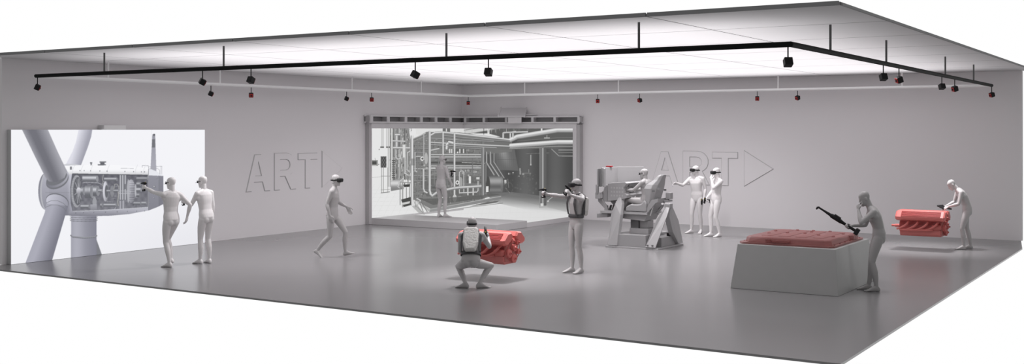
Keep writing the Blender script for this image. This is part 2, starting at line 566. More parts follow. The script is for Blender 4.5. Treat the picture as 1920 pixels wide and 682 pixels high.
class Canvas:
    def __init__(s, x0, y0, x1, y1, S, bg):
        s.x0, s.y0, s.S = x0, y0, S
        s.w, s.h = int((x1 - x0) * S), int((y1 - y0) * S)
        s.a = np.zeros((s.h, s.w, 3), np.float32)
        s.a[:] = bg if hasattr(bg, '__len__') else (bg, bg, bg)

    def _win(s, xa, ya, xb, yb):
        i0 = max(int((ya - s.y0) * s.S) - 1, 0)
        i1 = min(int((yb - s.y0) * s.S) + 2, s.h)
        j0 = max(int((xa - s.x0) * s.S) - 1, 0)
        j1 = min(int((xb - s.x0) * s.S) + 2, s.w)
        if i1 <= i0 or j1 <= j0:
            return None
        yy = (np.arange(i0, i1) + 0.5) / s.S + s.y0
        xx = (np.arange(j0, j1) + 0.5) / s.S + s.x0
        X, Y = np.meshgrid(xx, yy)
        return (slice(i0, i1), slice(j0, j1)), X, Y

    def _put(s, sl, m, c, a=1.0):
        sub = s.a[sl]
        c = np.asarray(c, np.float32)
        if c.ndim == 0:
            c = np.repeat(c, 3)
        if c.ndim == 2:
            c = c[..., None] * np.ones(3, np.float32)
        k = (m * a)[..., None].astype(np.float32)
        sub[:] = sub * (1 - k) + c * k

    def poly(s, pts, col, a=1.0):
        P = np.array(pts, float)
        w = s._win(P[:, 0].min(), P[:, 1].min(), P[:, 0].max(), P[:, 1].max())
        if w is None:
            return
        sl, X, Y = w
        m = np.zeros(X.shape, bool)
        for (xa, ya), (xb, yb) in zip(P, np.roll(P, -1, 0)):
            if ya == yb:
                continue
            c = ((ya > Y) != (yb > Y)) & (X < (xb - xa) * (Y - ya) / (yb - ya) + xa)
            m ^= c
        s._put(sl, m, col(X, Y) if callable(col) else col, a)

    def rect(s, xa, ya, xb, yb, col, a=1.0):
        s.poly([(xa, ya), (xb, ya), (xb, yb), (xa, yb)], col, a)

    def ell(s, cx, cy, rx, ry, col, ang=0.0, a=1.0, inner=0.0):
        R = max(rx, ry)
        w = s._win(cx - R, cy - R, cx + R, cy + R)
        if w is None:
            return
        sl, X, Y = w
        t = math.radians(ang)
        u = ((X - cx) * math.cos(t) + (Y - cy) * math.sin(t)) / rx
        v = (-(X - cx) * math.sin(t) + (Y - cy) * math.cos(t)) / ry
        q = u * u + v * v
        m = (q <= 1) & (q >= inner * inner)
        s._put(sl, m, col(u, v) if callable(col) else col, a)

    def band(s, p0, p1, w0, w1, prof, a=1.0, cap=False):
        """tapered band; prof maps -1..1 across (left to right of travel) to a tone"""
        p0, p1 = np.array(p0, float), np.array(p1, float)
        d = p1 - p0
        Ln = np.hypot(*d) or 1e-6
        d /= Ln
        W = max(w0, w1)
        w = s._win(min(p0[0], p1[0]) - W, min(p0[1], p1[1]) - W, max(p0[0], p1[0]) + W, max(p0[1], p1[1]) + W)
        if w is None:
            return
        sl, X, Y = w
        t = (X - p0[0]) * d[0] + (Y - p0[1]) * d[1]
        n = (X - p0[0]) * -d[1] + (Y - p0[1]) * d[0]
        hw = (w0 + (w1 - w0) * np.clip(t / Ln, 0, 1)) / 2
        q = n / hw
        e = 0.0
        m = (t >= -e) & (t <= Ln + e) & (np.abs(q) <= 1)
        if cap:
            m |= (np.hypot(X - p0[0], Y - p0[1]) <= w0 / 2) | (np.hypot(X - p1[0], Y - p1[1]) <= w1 / 2)
        s._put(sl, m, prof(np.clip(q, -1, 1)) if callable(prof) else prof, a)

    def pipe(s, pts, w, lo, hi, c=-0.25, a=1.0, tint=(1, 1, 1)):
        tn = np.array(tint, np.float32)

        def prof(q):
            h = hi - 8
            g = lo + (h - lo) * np.exp(-((q - c) / 0.62) ** 2)
            return g[..., None] * tn
        for p, q in zip(pts, pts[1:]):
            s.band(p, q, w, w, prof, a, cap=len(pts) > 2)

    def line(s, pts, w, col, a=1.0):
        for p, q in zip(pts, pts[1:]):
            s.band(p, q, w, w, col, a)

    def soften(s, n):
        for _ in range(n):
            b = s.a
            s.a = (b + np.roll(b, 1, 0) + np.roll(b, -1, 0) + np.roll(b, 1, 1) + np.roll(b, -1, 1)) / 5

    def sample(s, px, py):
        fx = np.clip((px - s.x0) * s.S - 0.5, 0, s.w - 1.001)
        fy = np.clip((py - s.y0) * s.S - 0.5, 0, s.h - 1.001)
        i, j = fy.astype(int), fx.astype(int)
        u, v = (fx - j)[:, None], (fy - i)[:, None]
        A = s.a
        return (A[i, j] * (1 - u) * (1 - v) + A[i, j + 1] * u * (1 - v) + A[i + 1, j] * (1 - u) * v + A[i + 1, j + 1] * u * v)


def picture_grid(name, o, eu, ev, nu, nv, canvas, parent, gain=1.0):
    """a flat picture: a fine grid from corner o along eu and ev, coloured per vertex from the canvas"""
    o, eu, ev = np.array(o, float), np.array(eu, float), np.array(ev, float)
    U, W = np.meshgrid(np.linspace(0, 1, nu + 1), np.linspace(0, 1, nv + 1))
    P = o + U.reshape(-1, 1) * eu + W.reshape(-1, 1) * ev
    px, py = project(P)
    c = np.clip(canvas.sample(px, py), 0, 255) / 255.0
    c = np.where(c <= 0.04045, c / 12.92, ((c + 0.055) / 1.055) ** 2.4) * gain
    idx = np.arange((nu + 1) * (nv + 1)).reshape(nv + 1, nu + 1)
    q = np.stack([idx[:-1, :-1], idx[:-1, 1:], idx[1:, 1:], idx[1:, :-1]], -1).reshape(-1, 4)
    me = bpy.data.meshes.new(name)
    me.vertices.add(len(P))
    me.vertices.foreach_set('co', P.astype(np.float32).ravel())
    me.loops.add(q.size)
    me.loops.foreach_set('vertex_index', q.astype(np.int32).ravel())
    me.polygons.add(len(q))
    me.polygons.foreach_set('loop_start', (np.arange(len(q)) * 4).astype(np.int32))
    me.polygons.foreach_set('loop_total', np.full(len(q), 4, np.int32))
    me.update(calc_edges=True)
    at = me.color_attributes.new('picture', 'FLOAT_COLOR', 'POINT')
    rgba = np.ones((len(P), 4), np.float32)
    rgba[:, :3] = c
    at.data.foreach_set('color', rgba.ravel())
    me.materials.append(M['picture'])
    ob = bpy.data.objects.new(name, me)
    COL.objects.link(ob)
    ob.parent = parent
    return ob


def G(v, b=6):
    """cool grey of the turbine picture"""
    return np.array((v - 1, v, v + b), np.float32)


def gr(fn, b=6):
    def f(q):
        g = fn(q)
        return np.stack([g - 1, g, g + b], -1)
    return f


def turbine_picture():
    C = Canvas(15, 238, 390, 500, 3, (244, 241, 247))
    C.poly([(15, 238), (390, 238), (390, 500), (15, 500)], lambda X, Y: np.stack([244 - 16 * np.clip((Y - 330) / 170, 0, 1) * np.clip((X - 100) / 260, 0.15, 1)] * 2 + [248 - 14 * np.clip((Y - 330) / 170, 0, 1) * np.clip((X - 100) / 260, 0.15, 1)], -1))

    def c(x, y):
        return (60 + x / 3.412, 240 + y / 3.412)

    def d(x, y):
        return (130 + x / 5.684, 290 + y / 5.684)
    # far tower on the right
    C.poly([c(770, 40), c(788, 40), c(796, 285), c(757, 285)], lambda X, Y: np.stack([150 + (Y - 250) * 0.35] * 2 + [160 + (Y - 250) * 0.35], -1))
    C.rect(*c(776, 36), *c(787, 50), G(105))
    C.rect(*c(768, 72), *c(788, 124), G(118))
    C.line([c(765, 10), c(765, 130)], 0.5, G(215))
    # rear blade
    C.poly([(148, 240), (173.5, 240), (171, 256), (165, 275), (151, 312), (123, 309), (136, 284), (143, 264)], lambda X, Y: np.stack([222 - 58 * np.clip((X - (133 + (300 - Y) * 0.30)) / 20, 0, 1)] * 2 + [232 - 56 * np.clip((X - (133 + (300 - Y) * 0.30)) / 20, 0, 1)], -1))
    C.ell(*c(258, 240), 17, 3.2, G(205), 4)
    # tower below
    C.poly([c(250, 560), c(413, 560), (181, 500), (133, 500)], lambda X, Y: (lambda q: np.stack([152 + 22 * np.exp(-((q - 0.22) / 0.25) ** 2) - 34 * np.clip(q - 0.45, 0, 1)] * 2 + [163 + 22 * np.exp(-((q - 0.22) / 0.25) ** 2) - 32 * np.clip(q - 0.45, 0, 1)], -1))((X - 133) / 48))
    C.poly([(181, 449), (191, 477), (181, 479)], G(128))
    for k in (406, 409.5, 412.5):
        C.line([(131, k), (134, k + 1.5), (157, k + 2.5), (180, k + 1.5), (183, k)], 0.8, G(105))
    C.line([(132, 440.5), (136, 443.5), (157, 445.5), (178, 444), (182, 441)], 2.6, G(150))
    C.line([(132, 440.5), (136, 444.7), (157, 446.7), (178, 445), (182, 441)], 0.8, G(105))
    # spinner and hub
    C.ell(86.5, 358.5, 14.8, 35, lambda u, v: np.stack([142 + 14 * v] * 2 + [152 + 14 * v], -1))
    C.ell(90.5, 358, 15.2, 39, G(186), 0)
    C.ell(93.5, 358, 15.6, 41, lambda u, v: np.stack([164 - 20 * v] * 2 + [175 - 20 * v], -1))
    C.poly([(92, 318), c(200, 238), c(262, 240), c(262, 560), c(215, 558), (92, 399)], lambda X, Y: (lambda t: np.stack([t] * 2 + [t + 11], -1))(196 - 66 * np.clip((Y - 305) / 95, 0, 1) + 26 * np.clip((X - 126) / 8, 0, 1)))
    C.line([c(85, 412), c(240, 412)], 0.5, G(130))
    # nacelle shell
    top = [c(205, 240), c(270, 239), c(360, 233), c(450, 231), c(560, 238), c(690, 247), c(748, 256), c(748, 300), c(255, 294), c(240, 300)]
    C.poly(top, lambda X, Y: (lambda t: np.stack([t] * 2 + [t + 3], -1))(247 - 52 * np.clip((Y - 317) / 12, 0, 1) ** 1.6))
    for x in (262, 316, 378, 484, 664, 716):
        C.line([c(x + 12, 234), c(x, 262), c(x - 3, 292)], 0.35, G(190))
    C.line([c(568, 257), c(650, 258)], 0.6, G(160))
    for x in (307, 334, 375, 434, 480, 594, 650, 700, 720):
        C.rect(*c(x - 3, 268 + (x - 300) * 0.02), *c(x + 3, 275 + (x - 300) * 0.02), G(140))
    C.rect(*c(242, 246), *c(256, 266), G(110), 0.8)
    C.poly([c(238, 560), c(235, 535), c(262, 530), c(500, 522), c(748, 503), c(748, 526), c(620, 550), c(500, 560), c(380, 563)], lambda X, Y: (lambda t: np.stack([t] * 2 + [t + 10], -1))(168 - 40 * np.clip((Y - 393) / 12, 0, 1) + 14 * np.clip((X - 150) / 120, 0, 1)))
    C.line([c(262, 531), c(500, 523), c(745, 505)], 0.9, G(205))
    for x in (280, 330, 395, 470, 545, 610, 670, 720):
        C.rect(*c(x - 2, 541 - (x - 260) * 0.03), *c(x + 2, 546 - (x - 260) * 0.03), G(105))
    # the opening with the machinery
    inn = [c(258, 292), c(600, 298), c(742, 300), c(743, 504), c(500, 521), c(262, 530), c(250, 480), c(247, 380)]
    C.poly(inn, lambda X, Y: (lambda t: np.stack([t] * 2 + [t + 8], -1))(104 + 20 * np.clip((Y - 330) / 60, 0, 1) - 8 * np.sin(X * 0.5) * np.cos(Y * 0.37)))
    C.line([c(258, 293), c(600, 299), c(742, 301)], 1.8, G(92))
    C.line([c(258, 292), c(247, 380), c(250, 480), c(262, 530)], 1.2, G(100))
    rnd = random.Random(3)
    for _ in range(150):
        x, y = rnd.uniform(150, 268), rnd.uniform(330, 385)
        C.rect(x, y, x + rnd.uniform(0.5, 4), y + rnd.uniform(0.5, 3), G(rnd.uniform(84, 138)), 0.7)
    for _ in range(25):
        x, y = rnd.uniform(152, 265), rnd.uniform(332, 380)
        C.line([(x, y), (x + rnd.uniform(2, 14), y + rnd.uniform(-1, 1))], 0.5, G(rnd.uniform(150, 190)))
    # spoked ring
    C.ell(*d(78, 388), 10.5, 30.5, G(158))
    C.ell(*d(78, 388), 10.2, 30.0, lambda u, v: G(172) * (0.88 + 0.12 * (np.sin(v * 60) > 0))[..., None])
    C.ell(*d(90, 388), 8.6, 26.5, G(106))
    for k in range(12):
        a = k * math.pi / 6 + 0.2
        x, y = d(100, 385)
        C.band((x, y), (x - 1 + 7.4 * math.cos(a), y + 24 * math.sin(a)), 1.8, 1.2, G(168 if k % 2 else 140))
    C.ell(*d(100, 385), 4.5, 6.5, lambda u, v: np.stack([185 - 40 * v] * 2 + [192 - 40 * v], -1))

    def cyl(x0, y0, x1, y1, lo, hi, c_=-0.35):
        (xa, ya), (xb, yb) = d(x0, y0), d(x1, y1)
        C.band((xa, (ya + yb) / 2), (xb, (ya + yb) / 2), yb - ya, yb - ya, gr(lambda q: lo + (hi - lo) * np.exp(-((q - c_) / 0.5) ** 2)))
        C.ell(xb, (ya + yb) / 2, (yb - ya) * 0.2, (yb - ya) / 2, G((lo + hi) / 2 - 8))
    cyl(138, 222, 298, 290, 112, 208)
    cyl(120, 345, 160, 430, 112, 190)
    cyl(165, 325, 248, 462, 104, 205)
    for x in range(172, 248, 13):
        C.line([d(x, 327), d(x, 460)], 0.7, G(112), 0.7)
    cyl(250, 336, 306, 440, 104, 200)
    cyl(306, 365, 350, 400, 110, 195)
    cyl(370, 240, 508, 280, 108, 190)
    C.ell(*d(388, 390), 5.6, 19.5, G(132))
    C.ell(*d(384, 390), 4.6, 18.8, lambda u, v: np.stack([190 - 35 * u - 18 * v] * 2 + [198 - 35 * u - 18 * v], -1))
    C.ell(*d(396, 390), 3.0, 12, G(108))
    cyl(396, 372, 440, 400, 110, 185)
    C.ell(*d(457, 388), 3.8, 11, lambda u, v: G(150) * (0.85 + 0.15 * (np.sin(v * 40) > 0))[..., None])
    cyl(470, 368, 530, 400, 105, 180)
    for k, x in enumerate((546, 572, 598)):
        xa, ya = d(x, 216)
        C.band((xa, ya), (xa, d(x, 480)[1]), 4.3, 4.3, gr(lambda q: 118 + 88 * np.exp(-((q - 0.2) / 0.5) ** 2)))
    C.rect(*d(580, 310), *d(600, 365), G(120))
    C.ell(*d(655, 386), 8.6, 22.5, G(120))
    C.ell(*d(658, 386), 7.8, 21.8, lambda u, v: (lambda t: np.stack([t] * 2 + [t + 8], -1))(132 + 44 * (np.sin(v * 42) > -0.2) - 18 * v - 22 * u))
    C.ell(*d(628, 386), 2.6, 22, G(176))
    C.ell(*d(706, 380), 1.6, 12, G(185))
    cyl(715, 236, 832, 270, 108, 176)
    cyl(714, 290, 758, 335, 106, 178)
    cyl(712, 350, 765, 395, 108, 205)
    cyl(714, 408, 752, 450, 104, 170)
    for y in (385, 412):
        C.line([d(528, y), d(652, y)], 0.8, G(190))
    for x in (530, 570, 610, 650):
        C.line([d(x, 385), d(x, 413)], 0.7, G(190))
    C.pipe([d(520, 398), d(524, 430), d(514, 500), d(520, 540)], 2.4, 110, 200)
    C.pipe([d(478, 360), d(482, 316), d(505, 312), d(525, 335), d(526, 362)], 1.4, 120, 200)
    C.pipe([d(362, 215), d(352, 262), d(360, 285), d(350, 330)], 1.3, 130, 200)
    cyl(366, 518, 498, 552, 108, 195)
    cyl(330, 515, 352, 560, 104, 180)
    C.poly([d(222, 530), d(292, 525), d(296, 585), d(226, 588)], lambda X, Y: np.stack([165 - 3 * (Y - 384)] * 2 + [173 - 3 * (Y - 384)], -1))
    C.poly([d(246, 490), d(262, 448), d(276, 448), d(292, 490), d(290, 526), d(248, 528)], G(160))
    cyl(120, 530, 212, 572, 106, 190)
    C.poly([d(532, 490), d(596, 484), d(600, 572), d(536, 578)], lambda X, Y: np.stack([150 + 28 * np.sin((X - 224) * 1.1)] * 2 + [158 + 28 * np.sin((X - 224) * 1.1)], -1))
    cyl(684, 500, 760, 532, 106, 180)
    cyl(768, 498, 820, 530, 112, 188)
    C.line([d(130, 600), d(205, 598)], 0.8, G(195))
    C.line([d(352, 588), d(480, 582), d(496, 560)], 0.9, G(195))
    C.line([d(140, 300), d(180, 293), d(310, 300), d(345, 318)], 0.9, G(190))
    # rear box of the nacelle
    C.poly([c(745, 300), c(840, 305), c(840, 486), c(800, 506), c(745, 527)], lambda X, Y: (lambda t: np.stack([t] * 2 + [t + 10], -1))(146 - 12 * np.clip((Y - 330) / 60, 0, 1) - 10 * (X > 298)))
    C.poly([c(745, 256), c(800, 278), c(832, 298), c(840, 306), c(745, 302)], G(232))
    C.line([c(745, 262), c(745, 526)], 0.9, G(112))
    C.line([c(812, 302), c(812, 500)], 0.5, G(120))
    for x, y, r in ((782, 375, 2.6), (797, 320, 1.4), (780, 447, 1.2), (752, 480, 0.9), (814, 330, 0.8)):
        C.ell(*c(x, y), r, r, G(120))
        C.ell(c(x, y)[0] - 0.4, c(x, y)[1] - 0.4, r * 0.6, r * 0.6, G(178))
    # rails and roof fittings
    C.line([c(705, 252), c(705, 240), c(745, 241), c(747, 262)], 0.6, G(150))
    for p in ([c(748, 247), c(832, 243), c(832, 297)], [c(756, 256), c(800, 256), c(818, 270), c(818, 296)], [c(748, 262), c(800, 262)], [c(826, 245), c(826, 294)]):
        C.line(p, 0.6, G(165))
    C.rect(*c(374, 224), *c(383, 238), G(140))
    C.rect(*c(371, 218), *c(386, 226), G(120))
    C.poly([c(420, 231), c(472, 231), c(474, 238), c(422, 239)], G(115))
    C.rect(*c(432, 213), *c(474, 221), G(128))
    C.rect(*c(437, 220), *c(464, 232), G(105))
    # front blade
    C.poly([(40, 240), (88.5, 240), (108, 284), (126, 322), (118, 338), (103, 343), (92, 341), (86, 334), (66, 294)], lambda X, Y: (lambda q: np.stack([q] * 2 + [q + 8], -1))((lambda u: 116 + 40 * np.clip(0.28 - u, 0, 1) / 0.28 + 50 * np.clip((u - 0.5) / 0.5, 0, 1))((X - (40 + (Y - 240) * 0.50)) / (48.5 - (Y - 240) * 0.11))))
    C.ell(107.5, 338, 22.5, 14.6, G(120), -27)
    C.ell(107, 336, 21.8, 13.6, lambda u, v: np.stack([150 + 26 * u] * 2 + [160 + 26 * u], -1), -27)
    C.ell(106.3, 333.5, 20.8, 11.8, G(120), -27)
    C.poly([(70, 300), (115.5, 300), (126, 321), (121, 333), (106, 341), (92, 340), (86, 334)], lambda X, Y: (lambda q: np.stack([q] * 2 + [q + 8], -1))((lambda u: 116 + 40 * np.clip(0.28 - u, 0, 1) / 0.28 + 50 * np.clip((u - 0.5) / 0.5, 0, 1))((X - (40 + (Y - 240) * 0.50)) / (48.5 - (Y - 240) * 0.11))))
    # lower blade
    C.ell(107.5, 378, 22, 15, G(108), 18)
    C.ell(107.3, 379, 21.4, 14.2, lambda u, v: np.stack([176 - 26 * u] * 2 + [188 - 26 * u], -1), 18)
    C.poly([(86.5, 381), (128, 386), (124, 398), (97, 490), (45, 500), (84, 398)], lambda X, Y: (lambda q: np.stack([q] * 2 + [q + 12], -1))((lambda u: 172 - 12 * np.clip(0.25 - u, 0, 1) - 46 * np.clip((u - 0.35) / 0.65, 0, 1))((X - (86 - (Y - 384) * 0.36)) / 42)))
    for o in (381.5, 389.5):
        C.line([(86.3 - (o - 381) * 0.1, o - 1), (96, o - 5.5), (108, o - 5.5), (119, o - 0.5), (126.5 - (o - 381) * .2, o + 7)], 0.8, G(120))
    C.line([(95, 316), (92, 330), (94, 338)], 0.5, G(120))
    C.soften(2)
    return C


def plant_picture():
    C = Canvas(690, 234, 1084, 428, 4, 226)
    rnd = random.Random(11)
    W = lambda v: np.array((v, v, v - 1), np.float32)
    C.rect(690, 234, 1084, 428, lambda X, Y: np.stack([229 - 10 * np.clip((X - 740) / 300, 0, 1)] * 3, -1))
    # tiled floor lines
    for k in range(40):
        C.line([(690 + k * 12, 345), (640 + k * 13.5, 428)], 0.35, W(214))
    for y in (352, 359, 366, 374, 382, 391, 400, 410, 420):
        C.line([(690, y + 4), (1084, y - 4)], 0.35, W(214))
    # dark hall to the right
    C.poly([(908, 258), (1084, 248), (1084, 392), (1000, 384), (936, 368), (906, 366)], lambda X, Y: np.stack([88 + 10 * np.sin(X * 0.11) + 8 * np.clip((Y - 330) / 50, 0, 1)] * 3, -1))
    C.poly([(908, 362), (960, 360), (1084, 376), (1084, 404), (1000, 396), (930, 380)], lambda X, Y: np.stack([112 + 105 * np.clip((Y - (366 + (X - 940) * 0.09)) / 22, 0, 1)] * 3, -1))
    C.poly([(940, 368), (1084, 402), (1084, 390), (960, 362)], W(128), 0.25)
    # wall tank, softly lit
    C.poly([(926, 281), (965, 280), (972, 320), (934, 318)], lambda X, Y: np.stack([104 + 42 * np.exp(-((X - 945 - (Y - 290) * 0.35) / 9) ** 2) * np.clip((318 - Y) / 30, 0, 1)] * 3, -1))
    for x in range(930, 972, 4):
        C.line([(x, 281), (x + 2, 316)], 0.3, W(92), 0.6)
    C.line([(932, 299), (968, 299)], 0.4, W(92))
    # upper background
    C.rect(780, 238, 880, 252, W(222))
    for x in (834, 842):
        C.rect(x - 4, 240, x + 2, 247, W(98), 0.9)
    C.poly([(880, 238), (1084, 238), (1084, 264), (960, 262), (915, 250), (880, 250)], W(96))
    C.poly([(870, 238), (940, 238), (905, 246), (888, 250), (870, 250)], W(205))
    for k in range(3):
        C.line([(870, 252 - k * 4), (940, 240 - k * 3)], 1.3, W((150, 205, 120)[k]))
    for x in (872, 885, 907, 915):
        C.line([(x, 238), (x, 252)], 1.2, W(190 if x != 907 else 70))
    C.rect(914, 238, 917.5, 255, W(225))
    for _ in range(26):
        x = rnd.uniform(915, 990)
        C.line([(x, 240), (x, rnd.uniform(244, 252))], 0.5, W(rnd.uniform(110, 180)))
    # left wall things
    C.rect(697, 300, 708.5, 311, W(150))
    C.rect(698, 302, 706, 308.5, W(80))
    C.rect(697, 309, 706, 310.5, W(205))
    C.rect(713.8, 293, 724.5, 314, lambda X, Y: np.stack([92 + 30 * np.sin(X * 1.3) * np.sin(Y * 0.8)] * 3, -1))
    for x in (716, 718.5, 725):
        C.line([(x, 238), (x, 276)], 0.8, W(165))
    for a, b in ((713, 720), (724, 731)):
        C.rect(a, 274.5, b, 277, W(95))
    C.line([(697, 332.5), (714, 331.5)], 0.6, W(185))
    C.line([(703, 296), (704.5, 302)], 0.6, W(120))
    C.ell(711, 280, 1, 1, W(120))
    C.ell(710, 308, 1, 1, W(120))
    for x in (715.5, 719, 727):
        C.line([(x, 314), (x, 361)], 1.2, W(150))
    C.line([(714, 330), (731, 330)], 1.2, W(140))
    C.line([(714, 356), (731, 354.5)], 0.8, W(150))
    C.line([(714, 361.5), (731, 359.5)], 1.2, W(120))
    # left process tower
    C.poly([(731, 238), (766, 238), (770, 262), (772, 338), (732, 338)], W(120), 0.75)
    for _ in range(330):
        x, y = rnd.uniform(730, 771), rnd.uniform(239, 336)
        C.rect(x, y, x + rnd.uniform(0.4, 2.0), y + rnd.uniform(0.8, 7), W(rnd.choice((88, 100, 118, 150, 178, 205, 220))), 0.75)
    for x, w, v in ((728, 1.6, 165), (731.2, 1, 110), (734.6, 3.2, 205), (737.2, 1.0, 85), (744.5, 1.2, 90), (749, 1.0, 190), (758.8, 1.4, 95), (765, 1.4, 120)):
        C.line([(x, 238), (x, 350)], w, W(v))
    C.pipe([(740.5, 252), (750, 252)], 4.5, 120, 235, 0)
    C.rect(740.5, 254, 750, 275, lambda X, Y: np.stack([110 + 100 * np.exp(-((X - 743.6) / 2.4) ** 2)] * 3, -1))
    C.pipe([(736, 264), (760, 265)], 3, 130, 236)
    C.pipe([(737, 277), (769, 277.5)], 4, 130, 236)
    C.pipe([(742, 281), (742, 295), (746, 298.5), (751, 297), (753, 285)], 2.6, 130, 235)
    C.pipe([(759, 272), (759, 325), (764, 328)], 3.2, 120, 232)
    C.pipe([(768, 283), (763.5, 286), (763, 318), (766, 321)], 2.6, 120, 232)
    C.rect(755, 271, 759, 295, W(215))
    for x in (736, 739):
        for y in range(300, 336, 4):
            C.rect(x - 1, y, x + 1.5, y + 1.6, W(70))
    # drum behind the cart
    C.poly([(732, 339), (752, 334), (757, 338), (757, 354), (733, 358)], lambda X, Y: np.stack([128 + 85 * np.exp(-((Y - 343) / 6) ** 2)] * 3, -1))
    C.pipe([(757, 333), (749, 340), (746, 350), (750, 353)], 1.6, 150, 238)
    # main rack interior
    rack = [(771, 262), (800, 247), (862, 248), (960, 262), (960, 284), (906, 290), (906, 378), (812, 394), (772, 372)]
    C.poly(rack, W(118), 0.92)
    for _ in range(900):
        x, y = rnd.uniform(772, 905), rnd.uniform(258, 378)
        if rnd.random() < 0.5:
            C.rect(x, y, x + rnd.uniform(0.4, 1.4), y + rnd.uniform(1, 7), W(rnd.choice((84, 92, 104, 128, 152, 178))), 0.65)
        else:
            C.rect(x, y, x + rnd.uniform(1, 8), y + rnd.uniform(0.4, 1.4), W(rnd.choice((84, 92, 104, 132, 158, 186))), 0.65)
    for _ in range(45):
        x, y = rnd.uniform(774, 900), rnd.uniform(300, 372)
        C.ell(x, y, rnd.uniform(0.8, 2.2), rnd.uniform(0.8, 2.2), W(rnd.choice((92, 172, 196))), 0, 0.7)
    C.poly([(808, 303), (902, 303), (902, 309), (808, 308)], W(88))
    C.poly([(780, 335), (800, 330), (905, 330), (905, 368), (800, 368)], W(88), 0.45)
    # top beams and sloping pipe runs
    C.line([(772, 261), (798, 249.5)], 1.6, W(190))
    C.line([(772, 266), (800, 254)], 1.2, W(150))
    C.pipe([(806, 254), (816, 248.5), (829, 247.5), (858, 250.5), (912, 256.5), (960, 262)], 3.8, 130, 236, -0.1)
    C.pipe([(830, 254), (890, 260), (958, 265)], 3.0, 80, 175)
    C.pipe([(808, 259), (870, 263), (925, 265)], 2.4, 85, 190)
    C.pipe([(808, 267), (850, 269.5), (905, 272), (972, 275)], 3.6, 100, 222)
    C.pipe([(808, 271.5), (850, 273), (930, 277)], 2.6, 85, 195)
    C.pipe([(855, 277), (903, 279)], 2.2, 80, 175)
    C.pipe([(808, 282), (824, 278.5)], 4, 120, 215)
    C.pipe([(808, 290), (902, 290)], 3.0, 100, 215)
    C.pipe([(808, 294.5), (902, 294.5)], 3.4, 90, 222)
    C.pipe([(808, 311), (902, 311)], 2.2, 100, 222)
    C.pipe([(808, 315), (902, 315)], 3.4, 95, 218)
    C.line([(776, 316), (800, 316.5), (830, 315.5)], 1.0, W(215))
    C.line([(866, 304.5), (912, 306)], 0.9, W(205))
    C.pipe([(838, 277), (839, 270), (843, 266.5), (848, 268)], 6, 130, 235)
    C.rect(848, 279, 874, 287, W(92), 0.7)
    for x in (842, 846, 861, 868):
        C.rect(x, 279, x + 2.2, 287, W(215))
    C.ell(858, 285.5, 1.6, 1.6, W(230))
    for y, x0, x1, w, hi in ((298.5, 808, 900, 2.2, 165), (302, 812, 896, 1.6, 150), (307.5, 806, 850, 2.0, 160), (320, 806, 858, 2.4, 170), (324, 872, 902, 2.0, 165),
                             (329, 776, 804, 2.2, 180), (334, 808, 850, 2.6, 160), (338.5, 776, 800, 1.8, 175), (345, 868, 902, 2.6, 165), (356, 776, 850, 2.4, 150), (303, 777, 800, 1.6, 170), (286, 778, 800, 2.0, 180), (278, 776, 803, 2.0, 175), (271, 776, 803, 1.8, 165)):
        C.pipe([(x0, y), (x1, y + 0.4)], w, 92, hi)
    for x, y0, y1, w, hi in ((783, 262, 372, 1.4, 170), (788, 300, 350, 1.2, 165), (814, 318, 350, 1.6, 165), (822, 296, 345, 1.4, 160), (838, 316, 350, 1.6, 170), (845, 318, 362, 1.2, 160), (873, 322, 350, 1.4, 175), (899, 318, 366, 1.2, 150), (886, 296, 330, 1.3, 150)):
        C.pipe([(x, y0), (x, y1)], w, 92, hi)
    # valve wheels
    for cx, cy, r in ((791.7, 297.2, 3.4), (857.6, 342, 3.3)):
        C.ell(cx, cy, r, r * 1.2, W(232))
        C.ell(cx, cy, r * 0.5, r * 0.6, W(95))
    C.ell(799, 297, 3.2, 11, W(178))
    C.ell(864, 342, 3.2, 10.5, W(165))
    C.line([(780, 293), (789, 293)], 1.2, W(225))
    # uprights
    C.pipe([(772.6, 254), (772.6, 385)], 5.0, 150, 238)
    C.pipe([(778, 286), (778, 320), (781, 322)], 2.4, 130, 228)
    C.rect(771, 297, 778, 310, W(100), 0.5)
    C.pipe([(805.5, 247), (805.5, 357), (807.5, 364), (811, 367)], 4.4, 150, 236)
    C.pipe([(794.5, 250), (794.5, 300)], 1.8, 140, 215)
    C.pipe([(794, 318), (794, 354), (796, 359), (800, 361)], 3.4, 140, 232)
    C.pipe([(830.6, 248), (830.6, 291)], 3.2, 150, 236)
    C.pipe([(852, 250), (852, 365)], 3.6, 150, 238)
    C.pipe([(861.5, 362), (861.5, 323), (864, 320.5), (867.5, 320.5), (869.5, 323), (869.5, 361)], 1.9, 140, 228)
    C.pipe([(862, 361.5), (894, 360), (896.5, 357), (896.5, 340)], 2.2, 140, 230)
    C.pipe([(812, 366), (822, 359), (850, 353), (862, 351.5), (902, 349)], 5.6, 120, 222)
    C.pipe([(810, 349), (823, 349)], 5, 85, 130)
    C.rect(879, 330, 883, 343.5, W(228))
    C.rect(893, 332, 899, 336, W(205))
    for x in (876, 886):
        C.rect(x, 352, x + 2.4, 366, W(200))
    C.ell(852.6, 371.3, 3.6, 7, W(212))
    C.ell(852.6, 371.3, 2.8, 6.2, W(196))
    C.ell(830, 376, 3.5, 7, W(205))
    C.pipe([(843, 369), (844.6, 381)], 2.2, 130, 215)
    C.pipe([(782, 372), (788, 375.5), (783, 384)], 2.4, 150, 235)
    C.pipe([(778, 378), (781, 388)], 3, 110, 220)
    # I-beam on the right of the rack
    C.rect(902.8, 276, 908.4, 374, lambda X, Y: np.stack([118 + 52 * np.exp(-((X - 906.4) / 1.2) ** 2)] * 3, -1))
    C.pipe([(911, 306), (911, 370)], 1.4, 110, 185)
